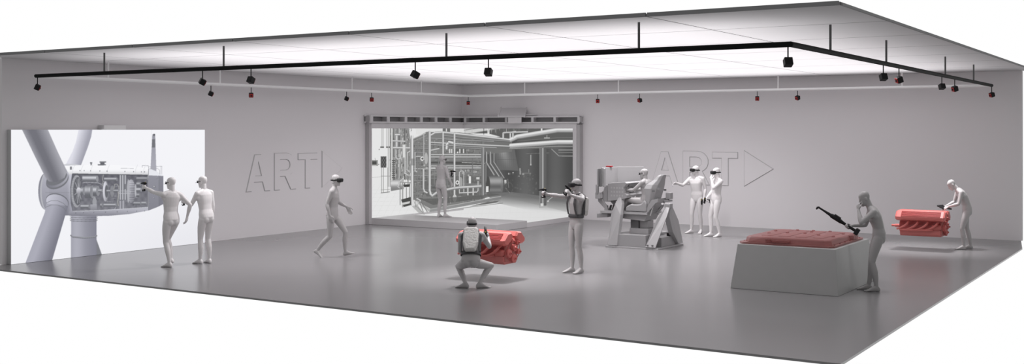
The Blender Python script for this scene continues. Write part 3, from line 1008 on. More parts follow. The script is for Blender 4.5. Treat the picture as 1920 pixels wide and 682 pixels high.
    # three bent downcomers
    for a, b, c_, w in (((911.6, 286), (911.9, 305), (925.5, 327), 4), ((918.8, 286), (919.6, 307), (935, 330), 4), ((926, 288), (926, 304), (944.5, 333), 2.6)):
        C.pipe([a, b, c_], w, 78, 190)
    # lying tank
    C.rect(916, 330.5, 941, 361, lambda X, Y: np.stack([92 + 72 * np.exp(-((Y - 339) / 7) ** 2) + 34 * np.exp(-((Y - 356) / 4) ** 2)] * 3, -1))
    C.ell(941, 345.8, 2.4, 15.2, lambda u, v: np.stack([112 + 36 * np.exp(-((v + 0.45) / 0.4) ** 2)] * 3, -1))
    C.ell(915, 346, 4, 15.6, W(80))
    C.rect(911.4, 349, 916, 360, W(224))
    C.rect(945.5, 337, 949.5, 343.5, W(205))
    C.ell(955, 352, 7, 11, W(105), 0, 0.5, 0.8)
    C.line([(952, 335), (954, 352)], 0.7, W(150))
    C.line([(948, 352), (956, 362)], 0.7, W(150))
    # skid
    C.poly([(786, 372), (812, 384), (905, 372), (938, 364), (920, 362), (905, 366), (812, 372)], W(96), 0.8)
    C.poly([(783, 376), (806, 392), (806, 398), (783, 381)], W(178))
    C.poly([(806, 392), (850, 384), (939.5, 367.5), (939.5, 373.5), (850, 390), (806, 398)], lambda X, Y: np.stack([148 - 18 * np.clip((X - 830) / 110, 0, 1)] * 3, -1))
    C.line([(806, 392), (850, 384.2), (939.5, 367.7)], 0.9, W(195))
    C.poly([(880, 387), (915, 378), (938, 375.5), (930, 380)], W(110))
    C.line([(807, 399), (870, 389.5), (943, 380.5)], 0.8, W(105))
    C.line([(840, 390), (840, 398)], 0.7, W(140))
    for x in (894, 937.5):
        C.line([(x, 373 if x > 900 else 380), (x, 380 if x > 900 else 384)], 1, W(150))
    for a in ((786, 377, 794, 398), (790, 379, 803, 400)):
        C.line([a[:2], a[2:]], 1.2, W(110))
    C.line([(783, 388), (796, 402)], 1.4, W(140))
    # cart
    C.line([(750.3, 341), (750.3, 384)], 1.4, W(135))
    C.line([(755, 342), (755, 388.5)], 1.8, W(150))
    C.line([(768, 343), (768, 384)], 1.4, W(140))
    C.line([(750, 341), (770, 342.5)], 2.0, W(150))
    C.poly([(756, 346), (769, 345), (768, 350), (758, 350.5)], W(70))
    C.poly([(752, 374), (770, 369), (771, 384), (757, 388)], W(78))
    C.poly([(753, 380), (769, 377), (768, 381), (755, 384)], W(205))
    C.line([(762, 351), (762, 372)], 0.9, W(80))
    for x in (757.5, 761):
        C.rect(x, 336.5, x + 2, 341, W(232))
    # shadow of the skid to the left
    C.poly([(772, 386), (783, 384), (795, 402), (786, 400)], W(150), 0.6)
    # big insulated pipes to the right
    for y0, y1, y2, w in ((262, 255, 242.4, 6.2), (273.5, 271, 265.2, 6.2)):
        P = [(958, y0 - 1.5), (970, y1), (1046, y2), (1090, y2)]
        C.pipe([(a, b + w * 0.55) for a, b in P], w * 0.75, 120, 186, 0.0)
        C.pipe(P, w, 176, 240, -0.1)
    for k, (o, v) in enumerate(((254.5, 96), (258, 118), (261, 84))):
        C.line([(970, o + 6), (1046, o), (1090, o)], 1.0, W(v))
    C.line([(955, 278.5), (1046, 274), (1090, 274)], 1.8, W(150))
    C.line([(940, 280), (1046, 277), (1090, 277)], 1.0, W(112))
    for y, v in ((281, 170), (285.8, 126)):
        C.rect(1047, y - 0.8, 1090, y + 0.8, W(v))
    C.line([(1034, 279), (1048, 292.3), (1090, 292.5)], 1.1, W(168))
    C.line([(986, 288), (1030, 286.5)], 0.6, W(135))
    C.line([(1020, 258.5), (1031, 258.5)], 1.4, W(190))
    C.line([(1025.5, 253), (1025.5, 259)], 0.8, W(190))
    C.rect(1014, 238, 1017, 246, W(222))
    for a in ((943.6, 248.5), (957, 247.5), (962, 246.5)):
        C.pipe([(a[0], a[1] + 10), (a[0], a[1] + 1), (a[0] + 4, a[1])], 3.2, 150, 236)
    C.pipe([(945, 248.5), (990, 247)], 3, 140, 222)
    # column with its foot
    C.rect(1011.8, 277, 1024.4, 387, lambda X, Y: np.stack([98 + 74 * np.exp(-((X - 1017.6) / 1.7) ** 2) + 62 * np.exp(-((X - 1012.4) / 0.7) ** 2)] * 3, -1))
    C.poly([(1010, 386), (1026, 385), (1027, 388), (1011, 389.5)], W(170))
    C.rect(1013.5, 381, 1019, 386.5, W(210))
    C.line([(1026, 377), (1040, 366)], 0.8, W(205))
    C.ell(1027.5, 377, 1.8, 1.3, W(205))
    # dim machine far back
    C.rect(994.6, 290, 996, 309, W(180))
    C.rect(994, 307, 996.6, 310, W(185))
    for x, y, w, h, v in ((974, 315, 2, 5, 170), (974, 320, 3, 7, 150), (979, 324, 17, 1, 135), (991, 317, 1, 6, 150), (972.6, 329, 2, 2, 185), (993, 325, 2, 4, 130), (953, 324, 1.6, 3, 205), (961, 322.6, 2, 2.4, 215), (979, 325, 4, 3, 150)):
        C.rect(x, y, x + w, y + h, W(v))
    for _ in range(60):
        x, y = rnd.uniform(942, 1008), rnd.uniform(322, 362)
        C.rect(x, y, x + rnd.uniform(0.6, 4), y + rnd.uniform(0.6, 4), W(rnd.uniform(78, 122)), 0.6)
    C.soften(2)
    return C


# ------------------------------------------------------------------ turbine screen on the left wall
TS = empty('display_screen', (0.0, -13.47, 0), label='large bright wall screen showing a cut-open wind turbine', cat='screen')


def loc_mesh(mesh_builder, ox, oy):
    mesh_builder.v = [(p[0] - ox, p[1] - oy, p[2]) for p in mesh_builder.v]
    return mesh_builder


MB().box(0.004, -16.01 + 13.47, 0.003, 0.12, -10.94 + 13.47, 2.705).obj('casing', M['panel_side'], TS)
pic = turbine_picture()
pg = picture_grid('picture', (0.124, -16.0, 0.004), (0, 5.06, 0), (0, 0, 2.70), 560, 380, pic, TS)
pg.location = (0, 13.47, 0)
pj = empty('sensor_box', (0.1, -13.57, 2.705), label='small grey box on top of the turbine screen', cat='box')
MB().box(-0.095, -0.29, 0, 0.10, 0.29, 0.10).obj('housing', M['frame'], pj, bevel=0.008)
MB().box(0.10, -0.285, 0.004, 0.108, 0.285, 0.097).obj('lit_front', M['lit_face'], pj, bevel=0.003)  # front face whitened to paint in the light falling on it

# ------------------------------------------------------------------ projection corner
PC = empty('projection_corner', (0, 0, 0), label='two-walled projection stage in the room corner showing a pipe plant', cat='stage')
SX, SY = 4.45, -4.83      # right end, front end
TW = 0.22                 # wing thickness
ZP, ZG = 0.137, 0.19      # picture floor and grey strip
STRIP = -3.28
MB().box(0.004, SY, 0.002, TW, -TW, 2.90).obj('left_wing', M['frame'], PC, bevel=0.01)
MB().box(0.004, -TW, 0.002, SX - 0.1, -0.004, 2.90).obj('right_wing', M['frame'], PC, bevel=0.01)
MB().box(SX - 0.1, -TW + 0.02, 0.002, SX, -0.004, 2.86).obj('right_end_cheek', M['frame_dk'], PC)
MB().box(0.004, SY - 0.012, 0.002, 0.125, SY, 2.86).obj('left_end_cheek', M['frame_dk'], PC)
MB().box(TW, STRIP, 0.002, SX + 0.02, -TW, ZP - 0.002).obj('picture_floor_base', M['frame'], PC)
MB().box(TW, SY, 0.002, SX + 0.03, STRIP, ZG).obj('walkway', M['stage'], PC, bevel=0.006)
pl = plant_picture()
ZT = 2.745
pw = [picture_grid('left_picture', (TW + 0.004, -4.81, ZG), (0, 4.81 - TW, 0), (0, 0, ZT - ZG), 270, 270, pl, PC),
      picture_grid('right_picture', (TW + 0.004, -TW - 0.004, ZP), (4.22 - TW, 0, 0), (0, 0, ZT - ZP), 320, 270, pl, PC),
      picture_grid('floor_picture', (TW + 0.004, STRIP + 0.002, ZP), (SX + 0.02 - TW, 0, 0), (0, -STRIP - TW, 0), 320, 90, pl, PC)]
# truss on top: two rails back and front, posts between them, dark sheets added as shade in the openings
ZA, ZB = 2.90, 3.13
LB = MB()
for z in (ZA + 0.022, ZB - 0.022):
    for x in (0.05, 0.24):
        LB.box(x - 0.022, -4.93, z - 0.022, x + 0.022, -0.03, z + 0.022)
LB.obj('left_truss_rails', M['frame'], PC)
LB = MB()
for z in (ZA + 0.022, ZB - 0.022):
    for y in (-0.05, -0.24):
        LB.box(0.263, y - 0.022, z - 0.022, SX + 0.03, y + 0.022, z + 0.022)
LB.obj('right_truss_rails', M['frame'], PC)
MB().box(0.006, -4.90, ZA, 0.027, -0.03, ZB - 0.002).obj('left_truss_shade', M['truss_shade'], PC)
MB().box(0.03, -0.027, ZA, SX, -0.006, ZB - 0.002).obj('right_truss_shade', M['truss_shade'], PC)
for y in (-4.86, -4.10, -3.27, -2.50, -1.75, -0.98):
    MB().box(0.222, y - 0.06, ZA, 0.258, y + 0.06, ZB - 0.01).obj('truss_post', M['frame'], PC)
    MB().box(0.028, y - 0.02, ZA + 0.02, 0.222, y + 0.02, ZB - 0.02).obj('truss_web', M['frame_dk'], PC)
for x in (0.30, 1.02, 1.86, 2.82, 3.61, 4.44):
    MB().box(x - 0.04, -0.258, ZA, x + 0.04, -0.222, ZB - 0.01).obj('truss_post', M['frame'], PC)
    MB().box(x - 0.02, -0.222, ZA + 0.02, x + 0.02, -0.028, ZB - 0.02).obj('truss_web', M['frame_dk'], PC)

# projector hood over the truss, turned towards the open corner of the room
PJ = empty('projector', (2.24, -0.46, ZA), 0.56, label='grey projector with a sloping hood on top of the corner truss', cat='projector')
MB().box(-0.15, -0.10, 0.0, 0.27, 0.14, 0.24).obj('body', M['frame'], PJ, bevel=0.015)
MB().hexa([(-0.44, -0.16, 0.235), (0.34, -0.16, 0.235), (0.34, -0.13, 0.20), (-0.44, -0.13, 0.20)],
          [(-0.36, 0.26, 0.49), (0.42, 0.26, 0.49), (0.42, 0.28, 0.455), (-0.36, 0.28, 0.455)]).obj('hood', M['frame'], PJ)
for x in (-0.465, 0.335):
    MB().hexa([(x, -0.18, 0.19), (x + 0.04, -0.18, 0.19), (x + 0.12, 0.29, 0.43), (x + 0.08, 0.29, 0.43)],
              [(x, -0.18, 0.26), (x + 0.04, -0.18, 0.26), (x + 0.12, 0.29, 0.52), (x + 0.08, 0.29, 0.52)]).obj('hood_cheek', M['frame'], PJ)
MB().box(0.30, 0.02, 0.25, 0.74, 0.16, 0.29).obj('side_bracket', M['frame'], PJ)

# ------------------------------------------------------------------ people
def ik(a, t, l1, l2, hint):
    a, t, hint = V(a), V(t), V(hint)
    d = t - a
    L = d.length
    mx = (l1 + l2) * 0.998
    if L > mx:
        d *= mx / L
        L = mx
        t = a + d
    x = (l1 * l1 - l2 * l2 + L * L) / (2 * L)
    h = math.sqrt(max(l1 * l1 - x * x, 0))
    u = d.normalized()
    n = hint - u * hint.dot(u)
    n = n.normalized() if n.length > 1e-5 else u.orthogonal().normalized()
    return a + u * x + n * h, t


def capsule(mb, p0, p1, radii, n=14, off=None):
    """limb section: rings along a bone with rounded ends; off shifts ring centres (muscle bulge)"""
    p0, p1 = V(p0), V(p1)
    d = p1 - p0
    L = d.length
    u = d.normalized()
    r0, r1 = radii[0], radii[-1]
    pts, rs = [], []
    for k in (0.97, 0.8, 0.5):
        pts.append(p0 - u * r0 * k)
        rs.append(r0 * math.sqrt(1 - k * k))
    m = len(radii) - 1
    for i, r in enumerate(radii):
        q = p0 + d * (i / m)
        if off:
            q = q + V(off) * math.sin(math.pi * i / m)
        pts.append(q)
        rs.append(r)
    for k in (0.5, 0.8, 0.97):
        pts.append(p1 + u * r1 * k)
        rs.append(r1 * math.sqrt(1 - k * k))
    # straight frame
    a = u.orthogonal().normalized()
    b = u.cross(a)
    rings = [[tuple(p + (a * math.cos(t) + b * math.sin(t)) * r) for t in [2 * math.pi * j / n for j in range(n)]] for p, r in zip(pts, rs)]
    mb.loft(rings)


def sell(c, ax, ay, hw, hd, n=20, e=2.3):
    out = []
    for k in range(n):
        t = 2 * math.pi * k / n
        ct, st = math.cos(t), math.sin(t)
        x = hw * math.copysign(abs(ct) ** (2 / e), ct)
        y = hd * math.copysign(abs(st) ** (2 / e), st)
        out.append(tuple(c + ax * x + ay * y))
    return out


TORSO = [(-0.20, 0.075, 0.075, 0.0), (-0.12, 0.135, 0.098, -0.005), (0.0, 0.168, 0.112, -0.012), (0.14, 0.164, 0.108, -0.006), (0.30, 0.141, 0.095, 0.002),
         (0.48, 0.146, 0.101, 0.008), (0.68, 0.164, 0.113, 0.010), (0.84, 0.168, 0.102, 0.0), (0.94, 0.128, 0.080, -0.008), (1.02, 0.072, 0.062, -0.008)]
HEADSEC = [(-0.118, 0.070, 0.030, 0.018), (-0.106, 0.086, 0.008, 0.036), (-0.080, 0.092, -0.030, 0.051), (-0.050, 0.093, -0.062, 0.061), (-0.015, 0.086, -0.084, 0.068),
           (0.016, 0.089, -0.096, 0.072), (0.045, 0.089, -0.101, 0.0745), (0.075, 0.077, -0.097, 0.071), (0.100, 0.052, -0.079, 0.056), (0.115, 0.020, -0.045, 0.034), (0.120, -0.002, -0.022, 0.012)]


class Body:
    pass


def torso_frame(P):
    p0, p2 = V(P['pel']), V(P['neck'])
    mid = (p0 + p2) * 0.5
    py, sy = math.radians(P.get('pyaw', 0)), math.radians(P.get('syaw', 0))
    back = V((0, -1, 0))
    mid = mid + back * P.get('bow', 0.0) + V(P.get('mid', (0, 0, 0)))
    p1 = mid * 2 - (p0 + p2) * 0.5

    def at(t):
        if t < 0:
            tg = (p1 - p0).normalized()
            c = p0 + V((0, 0.15 * tg.y, 1)).normalized() * t * 0.53
        elif t > 1:
            tg = (p2 - p1).normalized()
            c = p2 + tg * (t - 1) * 0.53
        else:
            c = p0 * (1 - t) ** 2 + p1 * 2 * t * (1 - t) + p2 * t * t
            tg = ((p1 - p0) * (1 - t) + (p2 - p1) * t).normalized()
        y = py + (sy - py) * min(max(t, 0), 1)
        r = V((math.cos(y), math.sin(y), 0))
        r = V((r.x, r.y, P.get('tilt', 0.0) * min(max(t, 0), 1))).normalized()
        f = tg.cross(r).normalized()
        r = f.cross(tg).normalized()
        return c, r, f, tg
    return at


def hand(mb, B, side, wrist, spec):
    sg = 1 if side == 'R' else -1
    d = V(spec['d']).normalized()
    n = V(spec['n'])
    n = (n - d * n.dot(d)).normalized()
    s = d.cross(n) * sg
    curl = spec.get('curl', 0.2)
    w = V(wrist)
    kn = {}
    for name, so, dl in (('i', 0.031, 0.093), ('m', 0.011, 0.097), ('r', -0.010, 0.093), ('p', -0.030, 0.085)):
        k = w + d * dl + s * so
        kn[name] = k
        capsule(mb, w + d * 0.012 + s * so * 0.55, k, [0.0155, 0.0150, 0.0135], 10)
    capsule(mb, w + d * 0.02, w + d * 0.075, [0.019, 0.021, 0.019], 10)
    for name, L in (('i', (0.044, 0.027, 0.022)), ('m', (0.048, 0.030, 0.023)), ('r', (0.044, 0.028, 0.022)), ('p', (0.035, 0.021, 0.019))):
        p = kn[name]
        ang = 0.0
        sp = {'i': 0.07, 'm': 0.02, 'r': -0.04, 'p': -0.11}[name] * (1 - min(curl, 1) * 0.8)
        c = curl * (0.6 if (name == 'i' and spec.get('point')) else 1.0)
        if spec.get('point') and name == 'i':
            c = 0.05
        base = (d + s * sp).normalized()
        for j, (l, q) in enumerate(zip(L, (68, 88, 55))):
            ang += math.radians(q) * c
            dr = base * math.cos(ang) + n * math.sin(ang)
            e = p + dr * l
            r = (0.0098, 0.0092, 0.0085, 0.0078)
            capsule(mb, p, e, [r[j], r[j + 1]], 8)
            p = e
    # thumb leaves the side of the palm near its base
    tc = spec.get('thumb', min(curl, 0.8))
    p = w + d * 0.028 + s * 0.026
    t0 = (d * 0.62 + s * (0.80 - 0.5 * tc) + n * (0.25 + 0.5 * tc)).normalized()
    t1 = (d * (0.9 - 0.3 * tc) + s * (0.40 - 0.6 * tc) + n * (0.2 + 0.4 * tc)).normalized()
    t2 = (d * (0.95 - 0.4 * tc) + s * (0.25 - 0.9 * tc) + n * (0.15 + 0.35 * tc)).normalized()
    for dr, l, ra, rb in ((t0, 0.044, 0.0155, 0.0125), (t1, 0.036, 0.0120, 0.0105), (t2, 0.028, 0.0105, 0.0085)):
        e = p + dr * l
        capsule(mb, p, e, [ra, rb], 8)
        p = e
    B.hand[side] = dict(c=w + d * 0.075 + n * 0.030, d=d, n=n, s=s, w=w)


def foot(mb, ankle, yaw, pitch):
    yw, pt = math.radians(yaw), math.radians(pitch)
    R = Matrix.Rotation(yw, 3, 'Z') @ Matrix.Rotation(pt, 3, 'X')
    T = Matrix.Translation(V(ankle)) @ R.to_4x4()
    z = -0.085
    S = [(-0.062, 0.014, 0.014, 0.045), (-0.055, 0.026, 0.003, 0.068), (-0.035, 0.033, 0.0, 0.092), (0.0, 0.036, 0.0, 0.110), (0.035, 0.037, 0.001, 0.100),
         (0.07, 0.040, 0.002, 0.078), (0.105, 0.044, 0.001, 0.056), (0.14, 0.047, 0.0, 0.040), (0.168, 0.043, 0.002, 0.028), (0.180, 0.032, 0.006, 0.022)]
    rings = []
    for y, hw, z0, z1 in S:
        c = V((0, y, z + (z0 + z1) / 2))
        rings.append(sell(c, V((1, 0, 0)), V((0, 0, 1)), hw, (z1 - z0) / 2, 14, 2.4))
    mb.loft(rings, True, T)
    for x, y, r in ((-0.030, 0.188, 0.0125), (-0.008, 0.194, 0.0105), (0.010, 0.190, 0.0098), (0.025, 0.182, 0.0092), (0.037, 0.170, 0.0085)):
        xx = x if FOOT_SIDE > 0 else -x
        mb2 = MB()
        capsule(mb2, (xx * 0.95, y - 0.035, z + r + 0.003), (xx, y, z + r), [r * 1.05, r], 8)
        mb.add(mb2.v, mb2.f, T)


def make_person(P, voxel=0.0075):
    global FOOT_SIDE
    B = Body()
    B.hand = {}
    B.P = P
    mb = MB()
    at = torso_frame(P)
    B.at = at
    rings = []
    for t, hw, hd, yo in TORSO:
        c, r, f, tg = at(t)
        rings.append(sell(c + f * yo, r, f, hw, hd))
    mb.loft(rings)
    cp, rp, fp, tp = at(0.0)
    for sg in (-1, 1):
        mb.ball((0, 0, 0), 0.076, 0.070, 0.088, Matrix.Translation(cp + rp * 0.064 * sg - fp * 0.046 - tp * 0.035))
    cs, rs_, fs, ts = at(0.88)
    c1, r1, f1, t1 = at(1.0)
    for sg in (-1, 1):   # chest and shoulder blades
        mb.ball((0, 0, 0), 0.082, 0.040, 0.070, Matrix.Translation(at(0.72)[0] + r1 * 0.068 * sg + f1 * 0.062))
    # head
    hy, hp, hr = [math.radians(a) for a in P.get('head', (0, 0, 0))]
    Rh = Matrix.Rotation(hy, 4, 'Z') @ Matrix.Rotation(-hp, 4, 'X') @ Matrix.Rotation(hr, 4, 'Y')
    hc = V(P['hc']) if 'hc' in P else V(P['neck']) + V((0, 0.035, 0.175))
    TH_ = Matrix.Translation(hc) @ Rh
    B.TH = TH_
    mb.loft([sell(V((0, (a + b) / 2, z)), V((1, 0, 0)), V((0, 1, 0)), w, (a - b) / 2, 22, 2.15) for z, a, b, w in HEADSEC], True, TH_)
    h = MB()
    capsule(h, (0, 0.086, 0.012), (0, 0.106, -0.034), [0.008, 0.010, 0.014], 10)        # nose
    for sg in (-1, 1):
        h.ball((sg * 0.012, 0.100, -0.040), 0.009)
        h.ball((sg * 0.031, 0.075, 0.002), 0.0165, 0.012, 0.012)                         # eyes
        capsule(h, (sg * 0.012, 0.087, 0.022), (sg * 0.050, 0.072, 0.022), [0.008, 0.009, 0.007], 8)  # brow
        h.ball((sg * 0.073, -0.012, -0.008), 0.011, 0.020, 0.033)                        # ears
        h.ball((sg * 0.040, 0.055, -0.030), 0.022, 0.020, 0.020)                         # cheeks
    h.ball((0, 0.089, -0.066), 0.023, 0.010, 0.0055)
    h.ball((0, 0.087, -0.077), 0.020, 0.010, 0.0060)
    h.ball((0, 0.078, -0.104), 0.022, 0.016, 0.014)                                      # chin
    mb.add(h.v, h.f, TH_)
    nb = at(0.98)[0]
    capsule(mb, nb, TH_ @ V((0, -0.022, -0.055)), [0.060, 0.056, 0.054, 0.054], 16)
    # shoulders and arms
    cS, rS, fS, tS = at(0.90)
    for side, sg in (('L', -1), ('R', 1)):
        A = P[side]
        sh = cS + rS * 0.178 * sg + fS * A.get('sf', 0.0) + tS * A.get('su', 0.0)
        capsule(mb, c1 + r1 * 0.035 * sg, sh, [0.048, 0.055, 0.056], 14)
        el, wr = ik(sh, A['w'], 0.278, 0.245, A.get('h', (0, -1, -0.3)))
        capsule(mb, sh, el, [0.059, 0.054, 0.049, 0.046, 0.042, 0.038], 14)
        capsule(mb, el, wr, [0.038, 0.043, 0.041, 0.035, 0.029, 0.0255], 14)
        capsule(mb, at(0.70)[0] + r1 * 0.125 * sg, sh + (el - sh) * 0.15, [0.050, 0.050], 12)
        sp = dict(A)
        sp.setdefault('d', wr - el)
        sp.setdefault('n', V((-sg, 0, 0)))
        hand(mb, B, side, wr, sp)
    # legs
    B.ankle = {}
    for side, sg in (('l', -1), ('r', 1)):
        Lg = P[side]
        hip = cp + rp * 0.092 * sg - tp * 0.03
        kn, an = ik(hip, Lg['a'], 0.415, 0.412, Lg.get('h', (0, 1, 0)))
        u = (an - kn).normalized()
        fwd = V(Lg.get('h', (0, 1, 0)))
        fwd = (fwd - u * fwd.dot(u)).normalized()
        capsule(mb, hip, kn, [0.086, 0.086, 0.080, 0.071, 0.061, 0.054], 16, off=fwd * 0.010)
        capsule(mb, kn, an, [0.053, 0.055, 0.0565, 0.049, 0.040, 0.034], 16, off=fwd * -0.014)
        mb.ball(tuple(kn + fwd * 0.016), 0.038)
        FOOT_SIDE = sg
        foot(mb, an, Lg.get('yaw', 0), Lg.get('pitch', 0))
        B.ankle[side] = an
    me = mb.mesh('person_raw')
    ob = bpy.data.objects.new('person_raw', me)
    COL.objects.link(ob)
    md = ob.modifiers.new('skin', 'REMESH')
    md.mode = 'VOXEL'
    md.voxel_size = voxel
    md.use_smooth_shade = True
    dg = bpy.context.evaluated_depsgraph_get()
    out = bpy.data.meshes.new_from_object(ob.evaluated_get(dg))
    bpy.data.objects.remove(ob)
    bpy.data.meshes.remove(me)
    # relax joints more than face, hands and feet
    n = len(out.vertices)
    co = np.empty(n * 3, np.float64)
    out.vertices.foreach_get('co', co)
    co = co.reshape(-1, 3)
    ed = np.empty(len(out.edges) * 2, np.int64)
    out.edges.foreach_get('vertices', ed)
    ed = ed.reshape(-1, 2)
    deg = np.bincount(ed.ravel(), minlength=n).astype(float)
    deg[deg == 0] = 1
    wt = np.ones(n)
    for c_, rad in [(TH_.translation, 0.15)] + [(B.hand[k]['w'] + B.hand[k]['d'] * 0.09, 0.13) for k in 'LR'] + [(B.ankle[k] + V((0, 0.05, -0.03)), 0.17) for k in 'lr']:
        dd = np.linalg.norm(co - np.array(c_), axis=1)
        wt = np.minimum(wt, np.clip((dd - rad) / 0.06, 0.0, 1.0))

    def lap(co):
        s_ = np.stack([np.bincount(ed[:, 0], co[ed[:, 1], k], n) + np.bincount(ed[:, 1], co[ed[:, 0], k], n) for k in range(3)], 1)
        return s_ / deg[:, None] - co
    for it in range(26):
        co = co + 0.5 * lap(co) * wt[:, None]
        co = co - 0.42 * lap(co) * wt[:, None]
    for it in range(2):
        co = co + 0.4 * lap(co)
    out.vertices.foreach_set('co', co.astype(np.float32).ravel())
    out.update()
    out.materials.clear()
    B.mesh = out
    return B


def place_person(P, tone, loc, face, label, size=1.0):
    B = make_person(P)
    B.mesh.materials.append(skin(tone))
    for p in B.mesh.polygons:
        p.use_smooth = True
    o = bpy.data.objects.new('person', B.mesh)
    B.mesh.name = 'person'
    COL.objects.link(o)
    o.location = loc
    o.scale = (size, size, size)
    o.rotation_euler = (0, 0, math.atan2(-face[0], face[1]))
    tag(o, label, 'person')
    B.o = o
    return B


def headset(B):
    T = B.TH
    m = MB()
    sec = []
    # visor: curved box wrapping the face, front at +y
    for y, hw, z0, z1 in ((0.050, 0.078, -0.036, 0.040), (0.080, 0.086, -0.042, 0.044), (0.112, 0.086, -0.042, 0.044), (0.132, 0.079, -0.036, 0.038), (0.139, 0.068, -0.028, 0.030)):
        sec.append(sell(V((0, y, (z0 + z1) / 2 + 0.002)), V((1, 0, 0)), V((0, 0, 1)), hw, (z1 - z0) / 2, 24, 5))
    m.loft(sec, True, T)
    hs = m.obj('headset', M['black_soft'], B.o, smooth=True)
    hs['label'] = 'dark virtual reality headset'
    b = MB()
    R0, R1 = [], []
    n = 28
    ring = []
    for k in range(n):
        t = 2 * math.pi * k / n
        x, y = 0.084 * math.cos(t), -0.004 + 0.108 * math.sin(t)
        zc = 0.008 - 0.022 * (y - 0.05) / 0.15 * -1 * 0.6
        ring.append((x, y, zc))
    q = []
    for x, y, z in ring:
        q.append([(x, y, z - 0.014), (x * 1.06, y * 1.06, z - 0.013), (x * 1.06, y * 1.06, z + 0.013), (x, y, z + 0.014)])
    vs = [p for s in q for p in s]
    fs = []
    for k in range(n):
        a, c = 4 * k, 4 * ((k + 1) % n)
        for i in range(4):
            j = (i + 1) % 4
            fs.append((a + i, a + j, c + j, c + i))
    b.add(vs, fs, T)
    st = b.obj('strap', M['black'], hs)
    return hs


def glasses(B):
    T = B.TH
    g = MB()
    for sg in (-1, 1):
        g.box(sg * 0.006, 0.092, -0.018, sg * 0.060, 0.099, 0.022, T)
    g.box(-0.066, 0.090, 0.012, 0.066, 0.099, 0.022, T)
    gl = g.obj('glasses', M['black'], B.o, bevel=0.003)
    gl['label'] = 'dark tracking glasses with small spikes'
    for sg in (-1, 1):
        t = MB()
        t.tube([tuple(T @ V((sg * 0.066, 0.094, 0.016))), tuple(T @ V((sg * 0.078, 0.04, 0.014))), tuple(T @ V((sg * 0.082, -0.02, 0.012)))], 0.005, 6)
        t.obj('temple', M['black'], gl)
    s = MB()
    for a, b in (((0.02, 0.095, 0.018), (0.03, 0.112, 0.040)), ((-0.02, 0.095, 0.018), (-0.034, 0.112, 0.036)), ((0.0, 0.095, 0.01), (0.0, 0.125, 0.010)), ((0.055, 0.094, 0.0), (0.082, 0.105, -0.008)), ((-0.055, 0.094, 0.0), (-0.082, 0.105, -0.010))):
        s.cyl(T @ V(a), T @ V(b), 0.0028, n=6)
        s.ball(tuple(T @ V(b)), 0.0055, nu=8, nv=6)
    s.obj('tracking_spikes', M['black'], gl)
    return gl


def backpack(B):
    at = B.at
    o = B.o

    def P3(t, x, y):
        c, r, f, tg = at(t)
        return c + r * x + f * y
    # faceted shell
    out = [(0.95, 0.085), (0.90, 0.125), (0.48, 0.132), (0.24, 0.085)]
    ring = [(t, x) for t, x in out] + [(t, -x) for t, x in reversed(out)]
    def shell(y, k):
        cx = 0.6
        return [tuple(P3(cx + (t - cx) * k, x * k, y - (0.02 if t < 0.3 else 0.0))) for t, x in ring]
    sh = MB().loft([shell(-0.105, 0.98), shell(-0.125, 1.0), shell(-0.175, 1.0), shell(-0.205, 0.86)])
    bp = sh.obj('backpack', M['pack'], o, bevel=0.012)
    bp['label'] = 'pale faceted computer backpack with rough shell'
    # harness: belt, side panels and shoulder straps
    hb = MB()

    def prof(t, k):
        for a, b in zip(TORSO, TORSO[1:]):
            if a[0] <= t <= b[0]:
                q = (t - a[0]) / (b[0] - a[0])
                return [a[i] + (b[i] - a[i]) * q for i in range(4)]
        return TORSO[-1]
    rings_o = []
    for t, g in ((0.19, 0.016), (0.21, 0.024), (0.29, 0.024), (0.31, 0.016)):
        _, hw, hd, yo = prof(t, 0)
        c, r, f, tg = at(t)
        rings_o.append(sell(c + f * yo, r, f, hw + g, hd + g, 32))
    hb.loft(rings_o, False)
    _, hw, hd, yo = prof(0.31, 0)
    be = hb.obj('belt', M['strap'], bp, smooth=True)
    for sg in (-1, 1):
        s = MB()
        # side panel beside the pack
        pts = [(0.30, 0.158, -0.02), (0.30, 0.14, -0.10), (0.85, 0.135, -0.10), (0.80, 0.172, -0.06)]
        a_ = [tuple(P3(t, sg * x, y)) for t, x, y in pts]
        b_ = [tuple(P3(t, sg * (x + 0.014), y)) for t, x, y in pts]
        s.loft([a_, b_])
        s.obj('side_strap', M['strap'], bp, bevel=0.004)
        # shoulder strap over the front
        w = 0.026
        path = [(0.86, 0.115, -0.115), (0.98, 0.110, -0.075), (1.035, 0.105, 0.0), (0.98, 0.108, 0.075), (0.86, 0.112, 0.112), (0.68, 0.122, 0.128), (0.48, 0.128, 0.108), (0.31, 0.132, 0.082)]
        L_, R_ = [], []
        rr = []
        for t, x, y in path:
            nrm = V((0, y, (t - 0.8) * 0.53)).normalized()
            inn = P3(t, sg * x, y)
            c, r, f, tg = at(min(t, 1))
            o2 = inn + (f * nrm.y + tg * nrm.z) * 0.014
            rr.append([tuple(inn - r * w), tuple(inn + r * w), tuple(o2 + r * w), tuple(o2 - r * w)])
        st = MB().loft(rr)
        st.obj('shoulder_strap', M['strap'], bp, bevel=0.003)
    return bp


